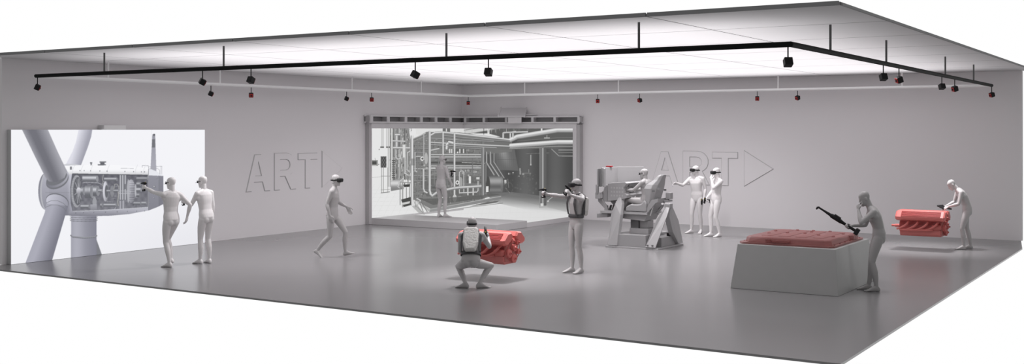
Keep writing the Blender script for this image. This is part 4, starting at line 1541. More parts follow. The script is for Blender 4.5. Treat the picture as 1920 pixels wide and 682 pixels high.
def make_controller():
    """pistol-shaped tracked hand controller: grip along z, pointing along +y"""
    root = empty('hand_controller')
    g = MB()
    g.loft([sell(V((0, y, z)), V((1, 0, 0)), V((0, 1, 0)), a, b, 14, 2.6) for z, y, a, b in
            ((-0.075, -0.022, 0.013, 0.020), (-0.068, -0.020, 0.017, 0.024), (-0.02, -0.006, 0.015, 0.020), (0.03, 0.0, 0.015, 0.021), (0.060, 0.004, 0.016, 0.026))])
    g.obj('grip', M['black_soft'], root, smooth=True)
    h = MB()
    h.loft([sell(V((0, y, z)), V((1, 0, 0)), V((0, 0, 1)), a, b, 14, 3) for y, z, a, b in
            ((-0.045, 0.072, 0.014, 0.016), (-0.03, 0.076, 0.021, 0.022), (0.03, 0.074, 0.022, 0.022), (0.085, 0.066, 0.019, 0.018), (0.115, 0.058, 0.010, 0.010))])
    hd = h.obj('head', M['black'], root, smooth=True)
    y = MB().cyl((0, -0.012, 0.094), (0, -0.012, 0.103), 0.009, n=12).obj('button', M['yellow'], hd)
    y['label'] = 'yellow button'
    t = MB().tube([(0, 0.022, 0.055), (0, 0.034, 0.040), (0, 0.030, 0.022)], 0.006, 8).obj('trigger', M['black_soft'], hd)
    k = MB().tube([(0, -0.03, -0.068), (0, 0.03, -0.080), (0, 0.052, -0.06)], [0.010, 0.011, 0.007], 8).obj('hand_guard', M['black'], root, smooth=True)
    return root


CTRL = []


def give(B, side, label, flip=1, shift=(0, 0, 0), group='tracked hand controllers'):
    h = B.hand[side]
    if CTRL:
        c = copy_tree(CTRL[0])
    else:
        c = make_controller()
    CTRL.append(c)
    z, y = h['s'] * flip, h['d']
    x = y.cross(z)
    Rm = Matrix((x, y, z)).transposed().to_4x4()
    W = Matrix.Translation(V(B.o.location)) @ Matrix.Rotation(B.o.rotation_euler.z, 4, 'Z') @ Matrix.Scale(B.o.scale.x, 4)
    c.matrix_world = W @ Matrix.Translation(h['c'] + V(shift)) @ Rm
    tag(c, label, 'controller', group)
    return c


def unit(a):
    return V(a).normalized()


STAND_L = dict(a=(-0.09, 0.0, 0.085), yaw=8)
STAND_R = dict(a=(0.09, 0.0, 0.085), yaw=-8)
PEOPLE = {}

# 1 points at the turbine screen with the left arm
PEOPLE['point'] = place_person(dict(
    pel=(0.02, -0.03, 0.925), neck=(0.03, -0.05, 1.475), syaw=-14, pyaw=-5, bow=-0.02, head=(4, 3, 0),
    L=dict(w=(-0.17, 0.50, 1.56), h=(0.1, 0, -1), d=(0.05, 1, 0.1), n=(1, 0, -0.1), curl=0.75),
    R=dict(w=(0.32, -0.15, 0.985), h=(0.5, -1, 0), d=(-0.05, 0.25, -1), n=(-0.3, 0.9, 0), curl=0.25, thumb=0.0),
    l=dict(a=(-0.04, -0.05, 0.085), yaw=12), r=dict(a=(0.10, 0.07, 0.135), yaw=-6, pitch=-22)),
    0.86, (3.09, -14.55, 0), (-1, 0), 'pale bare figure pointing at the turbine screen with an outstretched left arm')
glasses(PEOPLE['point'])
give(PEOPLE['point'], 'L', 'black controller held out towards the turbine picture')

# 2 stands behind to the right of him
PEOPLE['second'] = place_person(dict(
    pel=(0.01, -0.03, 0.935), neck=(0.0, 0.03, 1.475), syaw=0, bow=0.0, head=(6, 4, 0),
    L=dict(w=(-0.15, 0.42, 1.24), h=(-0.2, -0.3, -1), d=(0.05, 1, 0.05), n=(1, 0, 0), curl=0.75),
    R=dict(w=(0.21, 0.03, 0.91), h=(0.2, -1, 0), d=(-0.1, 0.2, -1), n=(-1, 0.1, 0), curl=0.3),
    l=dict(a=(-0.07, 0.06, 0.085), yaw=6), r=dict(a=(0.11, -0.01, 0.085), yaw=-14)),
    0.86, (3.28, -13.81, 0), (-1, 0), 'pale bare figure in glasses standing behind the pointing one at the turbine screen')
glasses(PEOPLE['second'])
give(PEOPLE['second'], 'L', 'black controller held by the rear figure at the turbine screen')

# 3 walks past the left lettering
PEOPLE['walk'] = place_person(dict(
    pel=(0.01, -0.05, 0.895), neck=(0.0, -0.02, 1.455), syaw=10, pyaw=-8, bow=0.01, head=(0, 2, 0), hc=(0.0, 0.025, 1.635),
    L=dict(w=(-0.27, 0.17, 1.05), h=(-0.4, -1, 0), d=(-0.1, 0.45, -0.8), n=(0.8, 0.3, -0.1), curl=0.18, thumb=0.1),
    R=dict(w=(0.21, -0.03, 0.905), h=(0.2, -1, 0), d=(-0.1, 0.1, -1), n=(-1, 0.1, 0), curl=0.25),
    l=dict(a=(-0.10, 0.20, 0.115), yaw=4, pitch=12), r=dict(a=(0.08, -0.36, 0.15), yaw=0, pitch=-32)),
    0.54, (4.75, -11.55, 0), (0.98, 0.35), 'grey bare figure in a headset walking past the left wall lettering')
headset(PEOPLE['walk'])

# 4 stands inside the projection corner
PEOPLE['cave'] = place_person(dict(
    pel=(0.0, -0.03, 0.93), neck=(0.0, 0.0, 1.475), syaw=-5, bow=-0.01, head=(-25, 0, 0),
    L=dict(w=(-0.02, 0.36, 1.24), h=(-0.4, 0, -1), d=(0.8, 0.6, 0.0), n=(0.5, -0.7, 0), curl=0.6),
    R=dict(w=(0.21, 0.18, 0.99), h=(0.6, -1, 0), d=(-0.05, 0.5, -0.8), n=(-1, 0.1, 0), curl=0.45),
    l=dict(a=(-0.09, -0.02, 0.085), yaw=10), r=dict(a=(0.10, 0.04, 0.085), yaw=-38)),
    0.52, (1.76, -3.55, ZG), (0.1, 1), 'grey bare figure standing on the walkway of the projection corner facing the pipe plant')
glasses(PEOPLE['cave'])
give(PEOPLE['cave'], 'L', 'black controller in the hand of the figure inside the projection corner')

# 5 squats before the near engine
PEOPLE['squat'] = place_person(dict(
    pel=(-0.045, -0.08, 0.47), neck=(-0.05, 0.24, 0.93), bow=0.05, head=(8, 2, 0), hc=(-0.05, 0.30, 1.075),
    L=dict(w=(-0.18, 0.44, 0.58), h=(-0.22, -0.5, -0.6), d=(0.2, 0.9, -0.3), n=(1, 0, 0), curl=0.5),
    R=dict(w=(0.22, 0.52, 0.82), h=(0.45, 0, -1), d=(-0.15, 0.5, 0.85), n=(-1, 0.1, 0.1), curl=0.8),
    l=dict(a=(-0.14, 0.0, 0.085), yaw=70, h=(-0.42, 0.9, 0.3)), r=dict(a=(0.10, 0.0, 0.085), yaw=-76, h=(0.62, 0.85, 0.2))),
    0.42, (9.83, -13.79, 0), (-0.5, 0.86), 'grey figure with a backpack squatting in front of the near red engine')
headset(PEOPLE['squat'])
backpack(PEOPLE['squat'])
give(PEOPLE['squat'], 'R', 'black controller with a yellow button raised in front of the near red engine')

# 6 stands with both arms raised
PEOPLE['arms'] = place_person(dict(
    pel=(-0.01, -0.02, 0.945), neck=(-0.01, -0.05, 1.485), bow=-0.015, head=(-14, 0, 0),
    L=dict(w=(-0.33, 0.32, 1.50), h=(-1, -0.15, -0.35), d=(0.1, 0.55, 0.65), n=(0.9, 0.1, -0.1), curl=0.8),
    R=dict(w=(0.26, 0.47, 1.49), h=(0.3, 0, -1), d=(0.1, 0.85, 0.1), n=(-0.9, 0.3, 0.1), curl=0.8),
    l=dict(a=(-0.13, -0.05, 0.085), yaw=12), r=dict(a=(0.06, 0.03, 0.085), yaw=-10)),
    0.44, (10.3, -11.07, 0), (-0.466, -0.885), 'grey figure with a backpack holding two controllers out in front of its headset')
headset(PEOPLE['arms'])
backpack(PEOPLE['arms'])
give(PEOPLE['arms'], 'R', 'black controller at the end of the outstretched arm, before the plant picture')
give(PEOPLE['arms'], 'L', 'black controller held close to the headset of the figure with both arms raised')

# 8 points beside the simulator, 9 holds a hand to its chin
PEOPLE['guide'] = place_person(dict(
    pel=(0.0, -0.02, 0.935), neck=(0.02, -0.02, 1.475), syaw=8, bow=-0.01, head=(-40, 0, 0),
    R=dict(w=(0.36, 0.43, 1.32), h=(0.2, 0, -1), d=(0.35, 0.8, -0.2), n=(-0.6, 0.2, -0.7), curl=0.35, thumb=0.1),
    L=dict(w=(-0.22, 0.0, 0.93), h=(-0.4, -1, 0), d=(-0.05, 0.2, -1), n=(1, 0.1, 0), curl=0.75),
    l=dict(a=(-0.10, -0.06, 0.085), yaw=12), r=dict(a=(0.12, 0.06, 0.085), yaw=-30)),
    0.70, (9.11, -2.36, 0), (-0.1, -1), 'pale bare figure in a headset pointing at the simulator with its right arm')
headset(PEOPLE['guide'])
give(PEOPLE['guide'], 'L', 'black controller hanging in the hand of the pale figure that points at the simulator')
PEOPLE['think'] = place_person(dict(
    pel=(0.0, -0.01, 0.925), neck=(-0.01, -0.05, 1.455), bow=0.0, head=(-4, 4, 0), hc=(0, -0.02, 1.625),
    L=dict(w=(-0.07, 0.16, 1.44), h=(-0.5, 0.5, -1), d=(0.45, -0.1, 0.9), n=(0.4, -0.9, 0), curl=0.5, thumb=0.1),
    R=dict(w=(0.14, 0.17, 0.98), h=(0.5, -1, 0), d=(-0.25, 0.3, -0.9), n=(-0.9, -0.1, 0.2), curl=0.75),
    l=dict(a=(-0.11, -0.05, 0.085), yaw=14), r=dict(a=(0.07, 0.10, 0.085), yaw=-6)),
    0.84, (9.86, -2.91, 0), (-0.6, -0.75), 'bright pale figure in a headset with one hand at its chin beside the pointing guide')
headset(PEOPLE['think'])
give(PEOPLE['think'], 'R', 'black controller held low by the pale figure with a hand at its chin')

# 10 leans at the plinth with a tool
PEOPLE['lean'] = place_person(dict(
    pel=(0.0, -0.075, 0.925), neck=(-0.02, 0.06, 1.385), bow=0.05, head=(0, 24, 0), hc=(-0.02, 0.15, 1.55),
    L=dict(w=(-0.12, 0.26, 1.36), h=(-0.7, -0.1, -1), d=(0.42, 0.02, 0.9), n=(0.5, -0.8, 0), curl=0.55, thumb=0.2),
    R=dict(w=(0.14, 0.33, 1.08), h=(0.6, -0.6, -0.8), d=(-0.15, 0.85, -0.35), n=(-0.75, 0.0, 0.55), curl=0.8),
    l=dict(a=(-0.09, -0.03, 0.085), yaw=6), r=dict(a=(0.10, 0.07, 0.085), yaw=-6)),
    0.42, (15.69, -10.47, 0), (-0.9, -0.35), 'darker grey bare figure leaning over the plinth, hand at mouth, holding a tool')

# 11 bends over the far engine
PEOPLE['far'] = place_person(dict(
    pel=(0.01, -0.06, 0.93), neck=(-0.03, 0.15, 1.415), bow=0.06, head=(0, 40, 0), hc=(-0.03, 0.285, 1.535),
    L=dict(w=(-0.14, 0.38, 1.02), h=(-0.5, -0.6, -0.6), d=(0.15, 0.8, -0.45), n=(0.5, 0.2, -0.8), curl=0.45, thumb=0.3),
    R=dict(w=(0.08, 0.39, 1.02), h=(0.6, -0.6, -0.6), d=(-0.25, 0.8, -0.4), n=(-0.5, 0.2, -0.8), curl=0.45),
    l=dict(a=(-0.08, 0.03, 0.085), yaw=4), r=dict(a=(0.11, -0.16, 0.085), yaw=-8)),
    0.58, (15.76, -2.76, 0), (-0.9, -0.35), 'pale bare figure bending over the far red engine near the right wall', 0.95)

# 7 drives the simulator
PEOPLE['drive'] = place_person(dict(
    pel=(0.0, 0.0, 1.055), neck=(0.0, 0.0, 1.54), bow=0.03, head=(0, 3, 0), hc=(0.0, 0.035, 1.685),
    L=dict(w=(-0.17, 0.44, 1.30), h=(-0.4, 0, -1), d=(0.2, 0.9, 0.25), n=(0.8, -0.1, -0.3), curl=0.75),
    R=dict(w=(0.17, 0.44, 1.30), h=(0.4, 0, -1), d=(-0.2, 0.9, 0.25), n=(-0.8, -0.1, -0.3), curl=0.75),
    l=dict(a=(-0.11, 0.62, 0.72), h=(-0.1, 0.3, 1), pitch=28), r=dict(a=(0.11, 0.62, 0.72), h=(0.1, 0.3, 1), pitch=28)),
    0.40, (9.42, -6.12, 0), (-1, 0), 'grey bare figure in glasses sitting in the simulator seat with hands on the wheel')
glasses(PEOPLE['drive'])


# tool and tablet
def oriented(root, p, y, z):
    y = V(y).normalized()
    z = V(z)
    z = (z - y * z.dot(y)).normalized()
    x = y.cross(z)
    root.matrix_world = Matrix.Translation(V(p)) @ Matrix((x, y, z)).transposed().to_4x4()


def wpos(B, p):
    return Matrix.Translation(V(B.o.location)) @ Matrix.Rotation(B.o.rotation_euler.z, 4, 'Z') @ Matrix.Scale(B.o.scale.x, 4) @ V(p)


tl = empty('power_tool', label='long black angled power tool held over the plinth', cat='tool')
MB().loft([sell(V((0, y, z)), V((1, 0, 0)), V((0, 0, 1)), a, b, 16, 3) for y, z, a, b in
           ((-0.16, 0.0, 0.022, 0.024), (-0.10, 0.0, 0.022, 0.024), (0.02, 0.0, 0.021, 0.022), (0.10, 0.0, 0.026, 0.028), (0.13, 0.0, 0.034, 0.036), (0.30, 0.0, 0.036, 0.038), (0.33, 0.0, 0.026, 0.026), (0.46, 0, 0.016, 0.017), (0.54, 0, 0.014, 0.015))]).obj('tool_body', M['black'], tl, smooth=True)
MB().box(-0.028, 0.15, 0.03, 0.028, 0.27, 0.056).obj('display', M['black_soft'], tl, bevel=0.006)
MB().tube([(0, 0.53, 0), (0, 0.56, 0.0), (0, 0.575, -0.015), (0, 0.575, -0.05)], [0.016, 0.019, 0.019, 0.012], 12).obj('angle_head', M['black'], tl, smooth=True)
MB().box(-0.045, -0.22, -0.055, 0.045, -0.15, 0.055).obj('battery', M['black_soft'], tl, bevel=0.012)
h_ = PEOPLE['lean'].hand['R']
_tip = V((0.19, 0.60, 1.25))
_but = V((0.07, 0.18, 0.98))
_ax = (_tip - _but).normalized()
oriented(tl, wpos(PEOPLE['lean'], h_['c'] - _ax * -0.02), Matrix.Rotation(PEOPLE['lean'].o.rotation_euler.z, 3, 'Z') @ _ax, (0, 0, 1))

tb = empty('pointer_tablet', label='small flat black arrow-shaped tablet held over the far red engine', cat='tablet')
MB().prism([(-0.012, 0.17), (0.012, 0.17), (0.085, 0.03), (0.04, 0.0), (0.032, -0.12), (-0.032, -0.12), (-0.04, 0.0), (-0.085, 0.03)], 'z', -0.008, 0.008).obj('plate', M['black'], tb, bevel=0.003)
MB().box(-0.02, -0.16, -0.014, 0.02, -0.09, 0.014).obj('handle', M['black_soft'], tb, bevel=0.005)
Bf = PEOPLE['far']
_p = (Bf.hand['L']['c'] + Bf.hand['R']['c']) * 0.5 + V((-0.03, 0.02, 0.03))
oriented(tb, wpos(Bf, _p), Matrix.Rotation(Bf.o.rotation_euler.z, 3, 'Z') @ V((-0.12, 1, 0.22)), (0.2, -0.5, 0.8))

# ------------------------------------------------------------------ floating red engines
def make_engine():
    E = empty('car_engine')
    g, gl_, gd = M['ghost'], M['ghost_lt'], M['ghost_dk']
    pan = MB().prism([(-0.19, 0.0), (0.19, 0.0), (0.23, 0.05), (0.235, 0.145), (-0.235, 0.145), (-0.23, 0.05)], 'x', -0.45, 0.43)
    pan.obj('oil_pan', g, E, bevel=0.008)
    MB().prism([(-0.20, 0.145), (0.20, 0.145), (0.17, 0.25), (0.25, 0.40), (0.06, 0.47), (-0.06, 0.47), (-0.25, 0.40), (-0.17, 0.25)], 'x', -0.43, 0.42).obj('block', gd, E)
    for sg in (-1, 1):
        prof = [(0.29, 0.345), (0.36, 0.375), (0.365, 0.435), (0.225, 0.565), (0.09, 0.575), (0.04, 0.50), (0.10, 0.42), (0.24, 0.345)]
        mid = (0.2, 0.46)
        def ring(x, k):
            return [(x, sg * (mid[0] + (p[0] - mid[0]) * k), mid[1] + (p[1] - mid[1]) * k) for p in prof]
        cv = MB().loft([ring(-0.53, 0.80), ring(-0.50, 0.98), ring(-0.47, 1.0), ring(0.47, 1.0), ring(0.50, 0.98), ring(0.53, 0.80)])
        c = cv.obj('valve_cover', g, E)
        rb = MB()
        for k in range(5):   # ribs along the sloping flank
            q = (k + 0.9) / 5.8
            y, z = 0.365 + (0.225 - 0.365) * q, 0.435 + (0.565 - 0.435) * q
            rb.prism([(sg * (y - 0.004), z - 0.008), (sg * (y + 0.018), z + 0.002), (sg * (y + 0.008), z + 0.016), (sg * (y - 0.012), z + 0.008)], 'x', -0.40, 0.44)
        rb.obj('cooling_ribs', gd, c)
        # exhaust: four bent headers into one collector
        for k, x in enumerate((-0.30, -0.09, 0.12, 0.33)):
            MB().tube([(x + 0.05, sg * 0.20, 0.345), (x + 0.05, sg * 0.285, 0.325), (x + 0.035, sg * 0.325, 0.285), (x - 0.03, sg * 0.325, 0.225), (x - 0.13, sg * 0.305, 0.175), (x - 0.20, sg * 0.300, 0.155)],
                      [0.022, 0.024, 0.025, 0.025, 0.024, 0.022], 12).obj('exhaust_pipe', g, E, smooth=True)
        MB().tube([(0.28, sg * 0.298, 0.165), (0.20, sg * 0.300, 0.150), (-0.30, sg * 0.300, 0.140), (-0.44, sg * 0.290, 0.142)], [0.016, 0.024, 0.029, 0.029], 12).obj('exhaust_collector', g, E, smooth=True)
    MB().prism([(-0.09, 0.46), (0.09, 0.46), (0.075, 0.535), (-0.075, 0.535)], 'x', -0.42, 0.42).obj('intake_manifold', gl_, E, bevel=0.01)
    MB().lathe([(0.155, -0.43), (0.165, -0.45), (0.165, -0.475), (0.09, -0.49), (0.05, -0.50)], (0, 0, 0.22), 'x', 28).obj('flywheel_housing', gd, E, smooth=True)
    MB().lathe([(0.036, -0.48), (0.036, -0.60), (0.026, -0.61), (0.026, -0.68)], (0, 0, 0.205), 'x', 16).obj('output_shaft', g, E, smooth=True)
    MB().prism([(-0.20, 0.05), (0.20, 0.05), (0.22, 0.25), (0.12, 0.46), (-0.12, 0.46), (-0.22, 0.25)], 'x', 0.42, 0.455).obj('timing_cover', gl_, E, bevel=0.006)
    P = [(-0.155, 0.20, 0.078), (0.0, 0.10, 0.082), (0.02, 0.285, 0.062), (0.165, 0.21, 0.052), (-0.04, 0.42, 0.045), (0.13, 0.38, 0.05)]
    for y, z, r in P:
        p = MB().lathe([(r * 0.45, 0.45), (r * 0.95, 0.465), (r, 0.475), (r * 0.9, 0.485), (r * 0.9, 0.50), (r, 0.51), (r * 0.95, 0.522), (r * 0.45, 0.53), (r * 0.40, 0.545)], (0, y, z), 'x', 26).obj('pulley', g, E, smooth=True)
        MB().lathe([(0.016, 0.54), (0.016, 0.558), (0.008, 0.562)], (0, y, z), 'x', 10).obj('hub_bolt', gd, p)
    belt = [(-0.23, 0.20), (-0.20, 0.135), (-0.05, 0.03), (0.03, 0.022), (0.09, 0.07), (0.20, 0.172), (0.217, 0.215), (0.182, 0.39), (0.14, 0.43), (-0.03, 0.465), (-0.075, 0.448), (-0.225, 0.235)]
    bl = MB().tube([(0.495, y, z) for y, z in belt + belt[:1]], 0.008, 6, cap=False)
    bl.obj('drive_belt', gd, E)
    # generator and starter on the flanks
    MB().lathe([(0.03, 0.24), (0.062, 0.25), (0.066, 0.30), (0.066, 0.40), (0.05, 0.43), (0.03, 0.45)], (0, -0.23, 0.21), 'x', 20).obj('generator', g, E, smooth=True)
    MB().lathe([(0.02, 0.24), (0.055, 0.25), (0.055, 0.40), (0.03, 0.43)], (0, 0.23, 0.22), 'x', 20).obj('coolant_pump', g, E, smooth=True)
    return E


e1 = make_engine()
e1.location = (9.40, -12.62, 0.30)
tag(e1, 'translucent red car engine floating in front of the squatting figure', 'engine', 'floating red engines')
e2 = copy_tree(e1)
e2.location = (14.98, -3.32, 0.315)
tag(e2, 'translucent red car engine floating near the right wall before the bending figure', 'engine', 'floating red engines')

# ------------------------------------------------------------------ plinth with battery pack
PZ = 0.745
pn = MB().hexa([(13.53, -11.44, 0.001), (15.37, -11.44, 0.001), (15.37, -9.05, 0.001), (13.53, -9.05, 0.001)],
               [(13.60, -11.28, PZ), (15.28, -11.28, PZ), (15.28, -9.18, PZ), (13.60, -9.18, PZ)])
pn.v = [(p[0] - 14.45, p[1] + 10.25, p[2]) for p in pn.v]
plinth = pn.obj('display_plinth', M['plinth'], bevel=0.006)
plinth.location = (14.45, -10.25, 0)
tag(plinth, 'large grey block plinth with sloping sides under the red battery pack', 'plinth')
BPk = empty('battery_pack', (14.42, -10.25, PZ), label='translucent red flat vehicle battery pack lying on the grey plinth', cat='battery')
gp, gq = M['ghost_pack'], M['ghost_pack_dk']


def chamf(x0, y0, x1, y1, c):
    return [(x0 + c, y0), (x1 - c, y0), (x1, y0 + c), (x1, y1 - c), (x1 - c, y1), (x0 + c, y1), (x0, y1 - c), (x0, y0 + c)]


MB().prism(chamf(-0.84, -0.94, 0.80, 0.98, 0.07), 'z', 0.0, 0.035).obj('mounting_flange', gp, BPk, bevel=0.006)
lid = MB()
lid.loft([[(x, y, z) for x, y in chamf(-0.72 - e, -0.86 - e, 0.70 + e, 0.78 + e, 0.09)] for z, e in ((0.035, 0.04), (0.11, 0.02), (0.128, 0.0))])
lo = lid.obj('pack_lid', gp, BPk, bevel=0.008)
for x in (-0.45, -0.15, 0.15, 0.45):
    MB().box(x - 0.09, -0.62, 0.128, x + 0.09, 0.58, 0.134).obj('lid_rib', gp, lo, bevel=0.003)
rn = random.Random(5)
for x, y in ((-0.60, 0.30), (-0.55, -0.2), (-0.30, 0.62), (0.0, 0.10), (0.02, 0.42), (0.28, 0.66), (0.30, -0.10), (0.60, 0.35), (0.60, -0.25), (-0.02, 0.66), (-0.30, 0.05)):
    MB().lathe([(0.030, 0.126), (0.030, 0.143), (0.020, 0.150)], (x, y, 0), 'z', 12).obj('lid_plug', gp, lo)
MB().box(-0.26, -0.955, 0.046, 0.06, -0.86, 0.088).obj('connector_block', gq, BPk, bevel=0.006)
MB().box(-0.36, -0.935, 0.040, -0.27, -0.86, 0.098).obj('service_plug', gq, BPk, bevel=0.006)
MB().box(0.70, 0.28, 0.04, 0.80, 0.60, 0.12).obj('side_connector', gq, BPk, bevel=0.01)
for k in range(6):
    for x in (-0.80, 0.765):
        MB().cyl((x, -0.75 + 0.31 * k, 0.03), (x, -0.75 + 0.31 * k, 0.045), 0.014, n=8).obj('flange_bolt', gq, BPk)

# ------------------------------------------------------------------ driving simulator
OX, OY = 9.3, -6.0
S_ = empty('driving_simulator', (OX, OY, 0), label='grey driving simulator with bucket seat and screens on a motion base', cat='simulator')


def sb(x0, y0, z0, x1, y1, z1, name, m, par=None, bevel=0.006, mb=None):
    return MB().box(x0 - OX, y0 - OY, z0, x1 - OX, y1 - OY, z1).obj(name, M[m], par or S_, bevel=bevel)


def sh(p):
    return (p[0] - OX, p[1] - OY, p[2])


def plate(pts, y0, y1, name, m, par=None, bevel=0.006):
    return MB().prism([(x - OX, z) for x, z in pts], 'y', y0 - OY, y1 - OY).obj(name, M[m], par or S_, bevel=bevel)


sb(8.66, -6.66, 0.0, 9.99, -5.24, 0.035, 'base_plate', 'sim_lt')
sb(8.95, -6.62, 0.035, 9.66, -5.28, 0.31, 'base_housing', 'sim')
sb(9.66, -6.35, 0.035, 9.93, -5.45, 0.25, 'drive_housing', 'sim')
sb(9.68, -6.40, 0.035, 9.72, -5.40, 0.07, 'cable_tray', 'sim_dk')
sb(8.72, -6.30, 0.035, 8.95, -5.60, 0.29, 'drive_housing', 'sim')
sb(9.83, -5.85, 0.25, 9.90, -5.78, 0.32, 'limit_switch', 'black')
# four leaning legs
lg = [((8.73, -6.66, 0.05), (8.96, -6.66, 0.05), (9.02, -6.60, 0.76), (8.78, -6.60, 0.76), (9.00, -6.50, 1.12), (8.88, -6.50, 1.12))]


def leg(prof, thick, name='support_leg'):
    """prof: outline points (x,y,z) of the outer face; thick: offset vector to the inner face"""
    t = V(thick)
    a = [sh(p) for p in prof]
    b = [tuple(V(p) + t) for p in a]
    return MB().loft([a, b]).obj(name, M['sim_lt'], S_, bevel=0.008)


leg([(8.73, -6.67, 0.05), (8.96, -6.67, 0.05), (9.02, -6.61, 0.75), (9.01, -6.52, 1.00), (8.96, -6.47, 1.14), (8.90, -6.47, 1.14), (8.84, -6.52, 1.00), (8.78, -6.61, 0.75)], (0.02, 0.11, 0))
leg([(9.68, -6.68, 0.05), (9.93, -6.68, 0.05), (10.10, -6.45, 0.74), (10.12, -6.30, 0.97), (10.03, -6.30, 0.99), (9.88, -6.47, 0.70)], (-0.03, 0.10, 0))
leg([(10.0, -5.56, 0.06), (10.0, -5.28, 0.05), (10.05, -5.66, 0.60), (10.10, -6.12, 0.96), (10.10, -6.24, 0.96), (10.06, -6.20, 0.72), (10.02, -5.92, 0.36)], (-0.12, -0.02, 0))
leg([(8.73, -5.26, 0.05), (8.96, -5.26, 0.05), (9.02, -5.34, 0.75), (8.96, -5.48, 1.10), (8.90, -5.48, 1.10), (8.78, -5.34, 0.75)], (0.02, -0.11, 0))
sb(8.99, -6.40, 0.035, 9.03, -6.36, 0.06, 'bolt', 'sim_dk', bevel=0)
for x in (9.74, 9.86):
    MB().cyl(sh((x, -6.62, 0.10)), sh((x, -6.72, 0.10)), 0.016, n=8).obj('bolt', M['sim_dk'], S_)
# lift column
sb(9.10, -6.30, 0.31, 9.58, -5.75, 0.43, 'column_foot', 'sim')
sb(9.09, -6.22, 0.43, 9.29, -5.85, 0.66, 'column', 'sim_dk')
sb(9.29, -6.15, 0.43, 9.50, -5.85, 0.60, 'column_housing', 'sim_lt')
# moving platform
plate([(8.40, 0.76), (9.60, 0.76), (9.60, 0.82), (8.40, 0.82)], -6.42, -5.62, 'platform', 'sim_lt')
plate([(8.80, 0.66), (9.50, 0.61), (9.58, 0.76), (8.80, 0.76)], -6.34, -5.70, 'platform_trough', 'sim')
plate([(8.27, 0.64), (8.55, 0.66), (8.55, 0.76), (8.44, 0.76), (8.27, 0.73)], -6.34, -5.72, 'pedal_tray', 'sim')
for y in (-6.22, -6.02, -5.86):
    plate([(8.40, 0.74), (8.44, 0.74), (8.50, 0.92), (8.47, 0.93)], y - 0.035, y + 0.035, 'pedal', 'sim_dk')
# front bracket up to the dash
for y in (-6.32, -5.76):
    plate([(8.44, 0.78), (8.56, 0.80), (8.54, 0.90), (8.40, 1.06), (8.36, 1.18), (8.27, 1.18), (8.29, 1.02), (8.46, 0.86)], y, y + 0.05, 'front_bracket', 'sim')
sb(8.27, -6.44, 1.09, 8.41, -6.30, 1.24, 'bracket_joint', 'sim_lt', bevel=0.02)
plate([(8.28, 1.02), (8.62, 1.02), (8.62, 1.42), (8.46, 1.40), (8.42, 1.27), (8.28, 1.18)], -6.30, -5.70, 'cowl', 'sim')
# dashboard
D = plate([(8.62, 1.05), (8.95, 1.09), (9.10, 1.13), (9.12, 1.20), (9.04, 1.25), (9.02, 1.36), (9.11, 1.47), (9.06, 1.50), (8.62, 1.46)], -6.46, -5.58, 'dashboard', 'sim')
for i in range(5):
    for j in range(3):
        MB().box(8.70 + 0.07 * i - OX, -6.464 - OY, 1.16 + 0.09 * j, 8.735 + 0.07 * i - OX, -6.458 - OY, 1.20 + 0.09 * j).obj('dash_switch', M['sim_lt'], D)
sb(8.86, -6.30, 1.385, 9.10, -5.76, 1.47, 'instrument_hood', 'sim_dk', D, bevel=0.02)
wc, wr = V((9.05, -6.12, 1.28)), 0.18
ax = V((0.93, 0, 0.37)).normalized()
b1 = V((0, 1, 0))
b2 = ax.cross(b1)
wm = MB()
n = 28
wm.tube([sh(wc + (b1 * math.cos(2 * math.pi * k / n) + b2 * math.sin(2 * math.pi * k / n)) * wr) for k in range(n + 1)], 0.016, 8, cap=False)
W_ = wm.obj('steering_wheel', M['sim_lt'], S_, smooth=True)
for a in (0, 180, 270):
    e = wc + (b1 * math.cos(math.radians(a)) + b2 * math.sin(math.radians(a))) * wr
    MB().cyl(sh(wc), sh(e), 0.016, 0.012, 8).obj('spoke', M['sim'], W_)
MB().cyl(sh(wc - ax * 0.16), sh(wc + ax * 0.02), 0.045, 0.05, 16).obj('hub', M['sim_dk'], W_)
MB().tube([sh((9.20, -5.84, 0.82)), sh((9.20, -5.84, 1.10)), sh((9.20, -5.84, 1.17)), sh((9.20, -5.84, 1.20))], [0.016, 0.013, 0.026, 0.026], 10).obj('gear_lever', M['sim_dk'], S_)
# monitors: middle one across, the two side ones angled back
def monitor(p, q, z0, z1, name, lab=None):
    d = (V(q) - V(p)).normalized()
    nrm = V((-d.y, d.x)) * 0.05
    a = [(p[0], p[1]), (q[0], q[1]), (q[0] + nrm.x, q[1] + nrm.y), (p[0] + nrm.x, p[1] + nrm.y)]
    o = MB().prism([(x - OX, y - OY) for x, y in a], 'z', z0, z1).obj('monitor', M['sim'], S_, bevel=0.008)
    c = [(p[0] - nrm.x * 0.12 + d.x * 0.02, p[1] - nrm.y * 0.12 + d.y * 0.02), (q[0] - nrm.x * 0.12 - d.x * 0.02, q[1] - nrm.y * 0.12 - d.y * 0.02), (q[0] - d.x * 0.02, q[1] - d.y * 0.02), (p[0] + d.x * 0.02, p[1] + d.y * 0.02)]
    MB().prism([(x - OX, y - OY) for x, y in c], 'z', z0 + 0.02, z1 - 0.02).obj('screen', M['sim_lt'], o)
    return o


